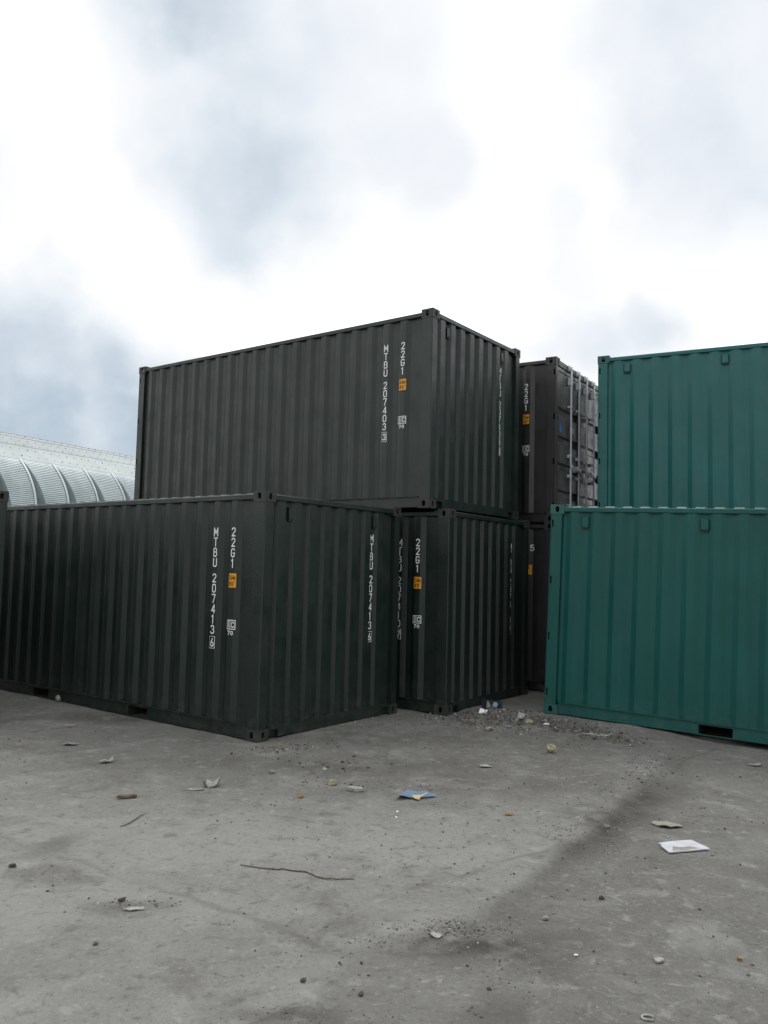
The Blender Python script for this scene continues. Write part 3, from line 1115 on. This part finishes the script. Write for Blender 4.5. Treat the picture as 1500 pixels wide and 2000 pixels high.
# ------------------------------------------------------------------ arched metal shed behind
def build_shed():
    mat, t, b = new_mat('pale weathered sheet metal')
    geo = N(t, 'ShaderNodeNewGeometry')
    P = geo.outputs['Position']
    c = mixc(t, mrange(t, noise(t, P, .8, 5, .6), .3, .7), (.235, .275, .282), (.29, .332, .336))
    c = mixc(t, mth(t, 'MULTIPLY', mrange(t, noise(t, P, 3.5, 5, .65), .58, .74), .4), c, (.22, .24, .23))
    sep = N(t, 'ShaderNodeSeparateXYZ')
    LK(t, P, sep.inputs[0])
    top = mth(t, 'MULTIPLY', mrange(t, sep.outputs['Z'], 8.2, 8.8), mrange(t, noise(t, P, 1.6, 5, .7), .38, .6))
    c = mixc(t, mth(t, 'MULTIPLY', top, .75), c, (.40, .36, .29))
    LK(t, c, b.inputs['Base Color'])
    b.inputs['Roughness'].default_value = .5
    b.inputs['Metallic'].default_value = .15
    rmat = plain('pale ribbed sheet', (.41, .475, .485), .45, .1, .10, 1.2)
    bolt = plain('rusty bolt', (.10, .10, .095), .8, 0, .3, 3)
    root = bpy.data.objects.new('arched_shed', None)
    COL.objects.link(root)
    ax = Vector((.455, .890, 0)).normalized()
    nr = Vector((ax.y, -ax.x, 0))
    ZC, BV, AH, BAY = 4.20, 4.75, 8.0, 2.0
    # a point on the near flank where the recesses begin
    tip = Vector((-17.9, 40.0, 0))
    phi0 = math.asin((6.80 - ZC) / BV)
    base = tip - nr * (AH * math.cos(phi0)) - ax * (5 * BAY)
    root.matrix_world = Matrix(((ax.x, nr.x, 0, base.x), (ax.y, nr.y, 0, base.y), (0, 0, 1, 0), (0, 0, 0, 1)))
    tag(root, 'pale arched sheet-metal shed with ribbed curved bays, beyond the front container', 'shed')
    NB = 15
    LEN = NB * BAY

    def prof(phi, inset=0.0):
        return ((AH - inset) * math.cos(phi), ZC + (BV - inset) * math.sin(phi))
    # smooth crown, from the bay tips over the ridge to the far side
    mb = MB()
    n = 40
    for i in range(n):
        pa, pb = phi0 + (math.pi - .2 - phi0) * i / n, phi0 + (math.pi - .2 - phi0) * (i + 1) / n
        (ya, za), (yb, zb) = prof(pa), prof(pb)
        o = .012 if i % 4 == 0 else 0.0
        mb.add([(0, ya, za + o), (LEN, ya, za + o), (LEN, yb, zb), (0, yb, zb)], [(0, 1, 2, 3)])
    (ya, za) = prof(math.pi - .2)
    mb.add([(0, ya, za), (LEN, ya, za), (LEN, ya, -.1), (0, ya, -.1)], [(0, 1, 2, 3)])
    put('crown_sheet', mb.mesh('crown_sheet', fixn=False), mat, root)
    # bolt rows on the crown
    mb = MB()
    for r in range(9):
        p = phi0 + .06 + r * .105
        y, z = prof(p)
        for k in range(int(LEN / .5)):
            x = .25 + k * .5 + (.25 if r % 2 else 0)
            w = .016 if (k * 7 + r * 3) % 5 else .026
            mb.box(x - w, x + w, y - w, y + w, z - .01, z + .02)
    o = put('roof_bolts', mb.mesh('roof_bolts'), bolt, root)
    o['kind'] = 'stuff'
    # curved bays: a proud ribbed sheet that narrows downwards, a ribbed recess behind it
    nr_, TP, DIN = 27, .62, .70
    proud, rec = MB(), MB()
    for i in range(nr_):
        rows = []
        for q in (i, i + .45, i + .8, i + 1):
            f = q / nr_
            y, z = prof(phi0 * (1 - f))
            rib = .075 * min(1, f * 6) if q == i + .8 else 0.0
            rows.append((f, y, z, rib, TP * f ** .8))
        for (fa, ya, za, ra, wa), (fb, yb, zb, rb, wb) in zip(rows[:-1], rows[1:]):
            e = BAY - .13
            proud.add([(wa, ya - ra, za - ra), (e, ya - ra, za - ra), (e, yb - rb, zb - rb), (wb, yb - rb, zb - rb)], [(0, 1, 2, 3)])
            proud.add([(e, ya + .015, za + .015), (BAY, ya + .015, za + .015), (BAY, yb + .015, zb + .015), (e, yb + .015, zb + .015)], [(0, 1, 2, 3)])
            da, db = DIN * fa ** .8, DIN * fb ** .8
            proud.add([(BAY, ya + .015, za + .015), (BAY, ya - da, za), (BAY, yb - db, zb), (BAY, yb + .015, zb + .015)], [(0, 1, 2, 3)])
            proud.add([(wa, ya - ra, za - ra), (wa, ya - da - .01, za), (wb, yb - db - .01, zb), (wb, yb - rb, zb - rb)], [(0, 3, 2, 1)])
            rec.add([(0, ya - da - ra - .012, za - ra), (BAY, ya - da - ra - .012, za - ra), (BAY, yb - db - rb - .012, zb - rb), (0, yb - db - rb - .012, zb - rb)], [(0, 1, 2, 3)])
    y, z = prof(0)
    proud.add([(TP, y, z), (BAY, y, z), (BAY, y, 0), (TP, y, 0)], [(0, 1, 2, 3)])
    proud.add([(BAY, y, z), (BAY, y - DIN, z), (BAY, y - DIN, 0), (BAY, y, 0)], [(0, 1, 2, 3)])
    proud.add([(TP, y, z), (TP, y - DIN, z), (TP, y - DIN, 0), (TP, y, 0)], [(0, 3, 2, 1)])
    rec.add([(0, y - DIN - .012, z), (BAY, y - DIN - .012, z), (BAY, y - DIN - .012, 0), (0, y - DIN - .012, 0)], [(0, 1, 2, 3)])
    pm, rm = proud.mesh('ribbed_bay', fixn=False), rec.mesh('recessed_sheet', fixn=False)
    for k in range(NB):
        put('ribbed_bay', pm, rmat, root, Matrix.Translation((k * BAY, 0, 0)))
        put('recessed_sheet', rm, rmat, root, Matrix.Translation((k * BAY, 0, 0)))
    # end walls
    pts = [prof(math.pi * i / 24) for i in range(25)]
    pts = [(pts[0][0] - .7, 0)] + [(yy * .9, zz - .05) for yy, zz in pts] + [(prof(math.pi)[0] + .7, 0)]
    mb = MB()
    mb.add([(.05, yy, zz) for yy, zz in pts], [tuple(range(len(pts)))])
    mb.add([(LEN - .05, yy, zz) for yy, zz in pts], [tuple(range(len(pts)))[::-1]])
    put('end_wall', mb.mesh('end_wall', fixn=False), mat, root)


build_shed()

# ------------------------------------------------------------------ litter
LM = {
    'paper': plain('wet white board', (.46, .47, .50), .55, 0, .10, 14),
    'card': plain('dusty cardboard', (.25, .23, .20), .9, 0, .18, 25),
    'bluep': plain('blue plastic sheet', (.12, .19, .27), .5, 0, .15, 12),
    'tan': plain('tan lining', (.45, .35, .20), .8, 0, .2, 30),
    'ystone': plain('yellow foam lump', (.24, .22, .145), .95, 0, .45, 40, bumpd=.006),
    'stone': plain('grey stone', (.20, .19, .175), .95, 0, .3, 40, bumpd=.004),
    'darkst': plain('dark stone', (.055, .052, .047), .95, 0, .3, 40, bumpd=.004),
    'rust': plain('rusty strip', (.105, .082, .05), .9, 0, .35, 60),
    'orange': plain('orange scrap', (.22, .14, .065), .8, 0, .3, 60),
    'rag': plain('grey rag', (.26, .26, .245), .9, 0, .35, 30),
    'whitep': plain('white plastic', (.70, .71, .70), .5, 0, .08, 30),
    'wood': plain('weathered root', (.095, .078, .062), .95, 0, .35, 60),
    'navy': plain('torn dark box', (.028, .036, .044), .6, 0, .4, 25),
    'ltblue': plain('pale blue scrap', (.14, .24, .30), .6, 0, .3, 40),
}


def gz(x, y):
    return float(ground_h(np.array([x]), np.array([y]))[0])


def sheet_thing(name, outline, mat, label, cat, thick=.004, lift=.0, curl=.012, seed=1, group=None, n=10, crease=None):
    """a thin piece lying on the ground: outline (world xy) filled, wavy, with real thickness"""
    cx, cy = sum(p[0] for p in outline) / len(outline), sum(p[1] for p in outline) / len(outline)
    bm = bmesh.new()
    vs = [bm.verts.new((p[0] - cx, p[1] - cy, 0)) for p in outline]
    bm.faces.new(vs)
    bmesh.ops.triangulate(bm, faces=bm.faces[:])
    bmesh.ops.subdivide_edges(bm, edges=bm.edges[:], cuts=n // 2, use_grid_fill=True)
    bmesh.ops.triangulate(bm, faces=bm.faces[:])
    rr = max(math.hypot(p[0] - cx, p[1] - cy) for p in outline)
    for v in bm.verts:
        d = math.hypot(v.co.x, v.co.y) / rr
        w = float(vnoise(np.array([v.co.x / rr]), np.array([v.co.y / rr]), 1.7, seed * 3.1, seed)[0])
        v.co.z = gz(cx + v.co.x, cy + v.co.y) - gz(cx, cy) + .003 + curl * (w ** 2) * (.3 + d) + lift * d
    res = bmesh.ops.extrude_face_region(bm, geom=bm.faces[:])
    for v in [g for g in res['geom'] if isinstance(g, bmesh.types.BMVert)]:
        v.co.z += thick
    bmesh.ops.recalc_face_normals(bm, faces=bm.faces)
    me = bpy.data.meshes.new(name)
    bm.to_mesh(me)
    bm.free()
    o = put(name, me, mat)
    o.location = (cx, cy, gz(cx, cy))
    return tag(o, label, cat, group)


def stone_thing(name, x, y, size, mat, label, cat, seed=1, group=None, flat=.7, sink=.2):
    bm = bmesh.new()
    bmesh.ops.create_icosphere(bm, subdivisions=3, radius=.5)
    rs = np.random.default_rng(seed)
    planes = [Vector(rs.normal(size=3)).normalized() for _ in range(9)]
    offs = [rs.uniform(.28, .42) for _ in planes]
    for v in bm.verts:
        for pl, of in zip(planes, offs):
            d = v.co.dot(pl)
            if d > of:
                v.co -= pl * (d - of) * .85
        n = float(vnoise(np.array([v.co.x * 3 + v.co.z * 2]), np.array([v.co.y * 3 - v.co.z]), 2.0, seed, seed * 1.7)[0])
        v.co *= .88 + .24 * n
    sx, sy, sz = size if isinstance(size, tuple) else (size, size * .85, size * flat)
    for v in bm.verts:
        v.co = Vector((v.co.x * sx, v.co.y * sy, v.co.z * sz))
    zmin = min(v.co.z for v in bm.verts)
    for v in bm.verts:
        v.co.z -= zmin + sz * sink * .5
    me = bpy.data.meshes.new(name)
    bm.to_mesh(me)
    bm.free()
    o = put(name, me, mat)
    o.location = (x, y, gz(x, y))
    o.rotation_euler = (0, 0, seed * 1.3)
    return tag(o, label, cat, group)


def stick_thing(name, pts, r, mat, label, cat, wob=.006, seed=1):
    rs = np.random.default_rng(seed)
    P = []
    for i in range(len(pts) - 1):
        for k in range(5):
            f = k / 5
            P.append((pts[i][0] * (1 - f) + pts[i + 1][0] * f, pts[i][1] * (1 - f) + pts[i + 1][1] * f))
    P.append(pts[-1])
    cx, cy = P[0]
    z0 = gz(cx, cy)
    pp = [(x - cx + rs.normal() * wob * .4, y - cy + rs.normal() * wob * .5, gz(x, y) - z0 + r * .8 + abs(rs.normal()) * wob * .4) for x, y in P]
    n = len(pp)
    mb = MB()
    mb.tube(pp, [r * (.45 + .55 * math.sin(math.pi * min(.9, .12 + .8 * i / n))) for i in range(n)], 7)
    o = put(name, mb.mesh(name, smooth=True), mat)
    o.location = (cx, cy, z0)
    return tag(o, label, cat)


def litter():
    # white board with a soiled corner
    w = sheet_thing('discarded_board', [(1.896, 5.650), (1.906, 5.600), (1.893, 5.590), (1.900, 5.444), (2.02, 5.462), (2.186, 5.500), (2.160, 5.60), (2.136, 5.686), (2.0, 5.668)], LM['paper'],
                    'square white board lying flat on the concrete at right', 'board', thick=.007, curl=.006, lift=.004, seed=3)
    mud = sheet_thing('mud_smear', [(1.93, 5.47), (1.96, 5.55), (2.00, 5.535), (2.07, 5.545), (2.12, 5.515), (2.09, 5.50), (2.03, 5.475), (1.97, 5.465)], LM['card'], None, None, thick=.0006, curl=0, seed=3)
    mud.parent = w
    mud.matrix_parent_inverse = Matrix()
    mud.location = (mud.location.x - w.location.x, mud.location.y - w.location.y, .0125)
    for k in ('label', 'category'):
        if k in mud.keys():
            del mud[k]
    sheet_thing('cardboard_scrap', [(2.014, 6.149), (2.05, 6.20), (2.135, 6.195), (2.20, 6.10), (2.206, 6.035), (2.108, 6.012), (2.05, 6.06)], LM['card'],
                'curled grey-brown cardboard scrap behind the white board', 'cardboard', thick=.006, curl=.03, seed=5)
    bl = sheet_thing('plastic_sheet', [(0.137, 6.54), (0.19, 6.70), (0.250, 6.835), (0.33, 6.80), (0.39, 6.84), (0.43, 6.74), (0.471, 6.655), (0.36, 6.62), (0.30, 6.585), (.22, 6.575)], LM['bluep'],
                     'torn blue plastic sheet lying mid-yard', 'plastic sheet', thick=.003, curl=.03, seed=9)
    sheet_thing('lining_scrap', [(0.275, 6.60), (.30, 6.63), (.36, 6.645), (.41, 6.655), (.40, 6.615), (.34, 6.59), (.33, 6.545), (.29, 6.555)], LM['tan'],
                'torn tan strip at the front edge of the blue plastic sheet', 'scrap', thick=.003, curl=.045, lift=.012, seed=11)
    stone_thing('foam_lump', 1.723, 8.33, (.105, .10, .10), LM['ystone'], 'yellowish round lump standing alone in front of the gap between the stacks', 'lump', 5, sink=.1)
    stone_thing('yellow_stone', 1.249, 9.44, (.15, .09, .05), LM['ystone'], 'flat yellowish stone below the debris heap', 'stone', 8)
    stone_thing('yellow_stone', 1.769, 9.80, (.12, .10, .075), LM['ystone'], 'yellowish stone at the right foot of the debris heap', 'stone', 9)
    stone_thing('white_fragment', 1.955, 9.70, (.09, .04, .03), LM['whitep'], 'small white fragment in front of the green corner casting', 'fragment', 10)
    stick_thing('metal_strip', [(2.30, 9.36), (2.40, 9.30), (2.5, 9.235), (2.60, 9.27)], .013, LM['sign'] if 'sign' in LM else LM['rag'], 'pale thin strip on rubble below the green bottom rail', 'strip', .01, 4)
    # torn box on the heap
    root = bpy.data.objects.new('torn_box', None)
    COL.objects.link(root)
    root.location = (1.43, 10.52, gz(1.43, 10.52) - .012)
    root.rotation_euler = (R(6), 0, R(-18))
    tag(root, 'small torn dark box full of scraps on top of the debris heap', 'box')
    for nm, b in (('base', (-.11, .11, -.08, .08, 0, .01)), ('back_panel', (-.115, .115, .08, .088, 0, .115)), ('front_panel', (-.11, .10, -.088, -.08, 0, .065)), ('side_panel', (-.118, -.110, -.08, .08, 0, .135)), ('side_panel', (.110, .118, -.08, .08, 0, .125))):
        mb = MB()
        mb.box(*b)
        put(nm, mb.mesh(nm), LM['navy'], root)
    stone_thing('scrap', 1.46, 10.50, (.09, .07, .12), LM['ltblue'], 'pale blue scrap inside the torn dark box', 'scrap', 12)
    stone_thing('scrap', 1.38, 10.53, (.06, .05, .15), LM['rag'], 'grey scrap inside the torn dark box', 'scrap', 14)
    sheet_thing('white_wrapper', [(1.22, 10.28), (1.27, 10.36), (1.36, 10.33), (1.33, 10.25), (1.26, 10.22)], LM['whitep'], 'crumpled white wrapper left of the torn box', 'wrapper', .004, curl=.07, seed=21)
    sheet_thing('white_wrapper', [(1.63, 9.98), (1.70, 10.06), (1.76, 10.0), (1.70, 9.93)], LM['rag'], 'grey crumpled wrapper right of the torn box', 'wrapper', .004, curl=.07, seed=22)
    stone_thing('blue_scrap', 1.50, 9.62, (.07, .05, .03), LM['ltblue'], 'pale blue scrap at the front of the debris heap', 'scrap', 23)
    stick_thing('stick', [(.98, 9.82), (1.06, 9.83), (1.14, 9.80)], .012, LM['wood'], 'short dark stick left of the debris heap', 'stick', .01, 6)
    # mid yard bits
    sheet_thing('rusty_strip', [(-1.985, 6.385), (-1.975, 6.435), (-1.87, 6.475), (-1.845, 6.44), (-1.92, 6.40)], LM['rust'], 'rusty brown flat scrap on the left of the yard', 'scrap', .018, curl=.012, seed=31)
    sheet_thing('rag', [(-1.42, 6.80), (-1.40, 6.88), (-1.33, 6.90), (-1.29, 6.85), (-1.29, 6.79), (-1.36, 6.77)], LM['rag'], 'crumpled grey rag left of centre', 'rag', .010, curl=.075, seed=33)
    sheet_thing('paper_strip', [(-1.53, 6.69), (-1.50, 6.72), (-1.40, 6.73), (-1.39, 6.70), (-1.47, 6.685)], LM['rag'], 'flat pale paper strip beside the grey rag', 'paper', .003, curl=.008, seed=34)
    stone_thing('orange_scrap', -.601, 6.563, (.06, .05, .05), LM['orange'], 'small orange lump left of the blue sheet', 'scrap', 35)
    stone_thing('stone', -.372, 6.953, (.09, .08, .06), LM['ystone'], 'buff stone midway between the front container corner and the blue sheet', 'stone', 36)
    sheet_thing('flat_stone', [(-.25, 6.79), (-.21, 6.84), (-.13, 6.83), (-.11, 6.78), (-.19, 6.75)], LM['rag'], 'flat grey slab fragment left of the blue sheet', 'fragment', .022, curl=.006, seed=37)
    sheet_thing('paper_scrap', [(.93, 7.66), (.95, 7.71), (1.03, 7.70), (1.06, 7.66), (.99, 7.64)], LM['rag'], 'buff paper scrap in front of the debris heap', 'paper', .004, curl=.03, seed=38)
    sheet_thing('orange_leaf', [(.945, 6.20), (.96, 6.24), (1.01, 6.24), (1.005, 6.20)], LM['orange'], 'orange leaf-like scrap right of centre', 'scrap', .004, curl=.03, seed=39)
    sheet_thing('paper_scrap', [(3.60, 8.12), (3.64, 8.17), (3.74, 8.13), (3.72, 8.07), (3.64, 8.06)], LM['rag'], 'crumpled pale paper near the right edge below the green container', 'paper', .005, curl=.05, seed=40)
    sheet_thing('flat_fragment', [(-3.44, 9.06), (-3.40, 9.11), (-3.30, 9.10), (-3.29, 9.06), (-3.37, 9.03)], LM['card'], 'brownish flat fragment nearest the front container at left', 'fragment', .012, curl=.02, seed=41)
    sheet_thing('flat_fragment', [(-3.10, 8.18), (-3.05, 8.25), (-2.95, 8.23), (-2.97, 8.18), (-3.04, 8.16)], LM['rag'], 'pale flat fragment on the left of the yard', 'fragment', .010, curl=.03, seed=42)
    sheet_thing('flat_fragment', [(-2.51, 7.50), (-2.48, 7.57), (-2.41, 7.58), (-2.38, 7.54), (-2.44, 7.49)], LM['rag'], 'curled pale fragment with a dark edge left of the front corner', 'fragment', .008, curl=.05, seed=43)
    stone_thing('white_pebble', .152, 6.228, (.028, .018, .014), LM['whitep'], 'tiny white bit below the blue sheet, upper of two', 'fragment', 44)
    stone_thing('white_pebble', .142, 6.088, (.026, .016, .012), LM['whitep'], 'tiny white bit below the blue sheet, lower of two', 'fragment', 45)
    stick_thing('twisted_root', [(-0.811, 5.061), (-0.649, 5.004), (-0.526, 4.995), (-0.402, 4.97), (-0.336, 4.893), (-0.245, 4.867), (-0.12, 4.885)], .0042, LM['wood'], 'long thin brown root lying in the foreground', 'root', .006, 46)
    stick_thing('thin_wire', [(-1.744, 5.718), (-1.70, 5.80), (-1.696, 5.871), (-1.664, 6.018)], .004, LM['wood'], 'short thin wire lying on the left foreground', 'wire', .008, 47)
    sheet_thing('curled_chip', [(-1.30, 4.37), (-1.28, 4.40), (-1.20, 4.40), (-1.19, 4.38), (-1.25, 4.36)], LM['rag'], 'pale curled chip in the left foreground', 'chip', .004, curl=.022, seed=48)
    stone_thing('stone', -1.345, 4.494, (.055, .04, .024), LM['darkst'], 'flat dark stone behind the curled chip', 'stone', 49)
    stone_thing('stone', -1.31, 3.998, (.036, .03, .02), LM['rust'], 'brown stone in the left foreground', 'stone', 50)
    stone_thing('stone', -2.126, 4.94, (.05, .04, .025), LM['darkst'], 'dark stone at the left edge of the foreground', 'stone', 51)
    sheet_thing('plastic_wrapper', [(.275, 4.18), (.29, 4.21), (.325, 4.215), (.345, 4.20), (.325, 4.175)], LM['rag'], 'crumpled grey wrapper by the dark gravel patch', 'wrapper', .002, curl=.03, seed=52)
    sheet_thing('white_chip', [(.944, 3.984), (.945, 3.996), (.962, 3.997), (.962, 3.985)], LM['whitep'], 'tiny square white chip in the right foreground', 'chip', .004, curl=.002, seed=53)
    sheet_thing('flat_pebble', [(1.305, 3.93), (1.31, 3.965), (1.335, 3.975), (1.352, 3.955), (1.345, 3.93), (1.32, 3.92)], LM['rag'], 'smooth flat grey pebble in the right foreground', 'stone', .008, curl=.003, seed=54)
    mb = MB()
    mb.tube([(.024 * math.cos(2 * math.pi * i / 18), .020 * math.sin(2 * math.pi * i / 18), .006) for i in range(17)], .0045, 7)
    o = put('plastic_ring', mb.mesh('plastic_ring', smooth=True), LM['rag'])
    o.location = (1.116, 3.45, gz(1.116, 3.45))
    tag(o, 'broken pale plastic ring near the bottom right edge', 'ring')
    stone_thing('stone', 1.266, 4.712, (.035, .03, .024), LM['darkst'], 'dark stone left of and below the white board', 'stone', 55)
    stone_thing('stone', .901, 4.446, (.035, .03, .026), LM['stone'], 'grey stone right of the dark gravel patch', 'stone', 56)
    stone_thing('stone', -4.10, 10.60, (.085, .07, .10), LM['rag'], 'pale stone at the foot of the front container\'s long side', 'stone', 57)
    stone_thing('stone', -.922, 7.279, (.06, .05, .04), LM['stone'], 'grey stone below the front container\'s near corner', 'stone', 58)
    for i, (x, y, s, m, lab) in enumerate([(.50, 3.66, .026, 'darkst', 'small dark stone near the bottom centre, left of the gravel specks'), (-.05, 3.58, .03, 'darkst', 'small dark stone near the bottom edge left of centre'),
                                           (1.72, 3.98, .03, 'orange', 'small orange stone in the right foreground'), (-.62, 7.0, .03, 'stone', 'small grey stone left of the buff stone'), (1.75, 4.55, .018, 'darkst', 'small dark pebble below the white board'),
                                           (-.30, 3.68, .03, 'darkst', 'small dark stone at bottom, left of the pair'), (.55, 5.02, .022, 'stone', 'small grey stone beside the rut'), (1.66, 6.05, .05, 'stone', 'pale stone lying in the dark rut')]):
        stone_thing('stone', x, y, s, LM[m], lab, 'stone', 60 + i)


litter()


# ------------------------------------------------------------------ gravel, too fine to count
def gravel():
    spots = []

    def cluster(x, y, sx, sy, n, smin, smax, rot=0.0):
        a, b = rng.normal(size=n) * sx, rng.normal(size=n) * sy
        c, s = math.cos(rot), math.sin(rot)
        sz = smin + (smax - smin) * rng.random(n) ** 2.6
        spots.append(np.stack([x + a * c - b * s, y + a * s + b * c, sz], -1))
    n = 5200
    y = 3.1 + 6.9 * rng.random(n) ** .8
    x = (rng.random(n) - .5) * 1.05 * y * .98 + .05
    dens = fbm(x, y, .9, 3, 40.)
    k = rng.random(n) < sstep(.38, .66, dens)
    spots.append(np.stack([x, y, .003 + .013 * rng.random(n) ** 4][:3], -1)[k])
    cluster(1.42, 10.25, .24, .15, 1300, .006, .034, -.3)
    cluster(1.40, 10.2, .30, .18, 60, .02, .055, -.3)
    cluster(2.0, 9.72, .35, .08, 300, .006, .03, -.55)
    cluster(1.30, 9.95, .45, .22, 500, .006, .035, -.4)
    cluster(1.9, 9.75, .45, .10, 420, .006, .04, -.55)
    cluster(2.45, 9.30, .30, .12, 420, .006, .045, -.9)
    cluster(.95, 9.95, .25, .18, 260, .006, .03)
    cluster(.55, 9.35, .9, .4, 420, .004, .02)
    cluster(-.92, 8.30, .32, .10, 260, .006, .03, .6)
    cluster(-.35, 7.65, .25, .16, 120, .006, .03)
    cluster(.42, 4.28, .13, .045, 380, .003, .012, .1)
    cluster(.10, 4.10, .20, .06, 160, .003, .010, .1)
    cluster(1.42, 5.75, .16, .20, 330, .003, .012, -.4)
    cluster(1.75, 6.3, .14, .35, 240, .003, .013, -.5)
    cluster(2.5, 7.6, .14, .55, 220, .005, .022, -.5)
    cluster(.05, 6.95, .30, .08, 140, .005, .02)
    cluster(.9, 7.6, 1.2, .9, 500, .004, .018)
    cluster(-1.25, 4.45, .2, .05, 60, .004, .014)
    cluster(.62, 3.85, .12, .12, 90, .003, .010)
    cluster(-.3, 3.42, .12, .05, 70, .003, .011)
    S = np.concatenate(spots)
    # keep out of the containers
    z = ground_h(S[:, 0], S[:, 1])
    n = len(S)
    cube = np.array([[-1, -1, -1], [1, -1, -1], [1, 1, -1], [-1, 1, -1], [-1, -1, 1], [1, -1, 1], [1, 1, 1], [-1, 1, 1]], float) * .5
    V = cube[None] * (1 + .55 * (rng.random((n, 8, 3)) - .5)) * (np.array([1, .8, .62]) * (.75 + .5 * rng.random((n, 1, 3))))
    V[:, 4:, :2] *= .72
    a = rng.random(n) * 6.283
    c, s = np.cos(a)[:, None], np.sin(a)[:, None]
    X = V[..., 0] * c - V[..., 1] * s
    Y = V[..., 0] * s + V[..., 1] * c
    sz = S[:, 2][:, None]
    co = np.stack([S[:, 0][:, None] + X * sz, S[:, 1][:, None] + Y * sz, z[:, None] + (V[..., 2] + .18) * sz], -1).reshape(-1, 3)
    fq = np.array([[3, 2, 1, 0], [4, 5, 6, 7], [0, 1, 5, 4], [1, 2, 6, 5], [2, 3, 7, 6], [3, 0, 4, 7]])
    F = (fq[None] + 8 * np.arange(n)[:, None, None]).reshape(-1, 4)
    me = bpy.data.meshes.new('gravel')
    me.from_pydata(co.tolist(), [], F.tolist())
    m, t, b = new_mat('mixed gravel')
    geo = N(t, 'ShaderNodeNewGeometry')
    rp = N(t, 'ShaderNodeValToRGB')
    rp.color_ramp.interpolation = 'CONSTANT'
    e = rp.color_ramp.elements
    e[0].position, e[0].color = 0, (.048, .045, .041, 1)
    e[1].position, e[1].color = .16, (.10, .094, .085, 1)
    for pos, col in ((.45, (.16, .152, .14, 1)), (.86, (.24, .23, .21, 1)), (.935, (.40, .40, .38, 1)), (.955, (.20, .155, .085, 1)), (.975, (.07, .10, .12, 1)), (.985, (.09, .12, .055, 1))):
        x = e.new(pos)
        x.color = col
    LK(t, geo.outputs['Random Per Island'], rp.inputs[0])
    LK(t, rp.outputs[0], b.inputs['Base Color'])
    b.inputs['Roughness'].default_value = .9
    o = put('gravel', me, m)
    tag(o, 'loose gravel and grit scattered over the yard and heaped by the slab edge', 'gravel', kind='stuff')


gravel()
bpy.context.view_layer.update()
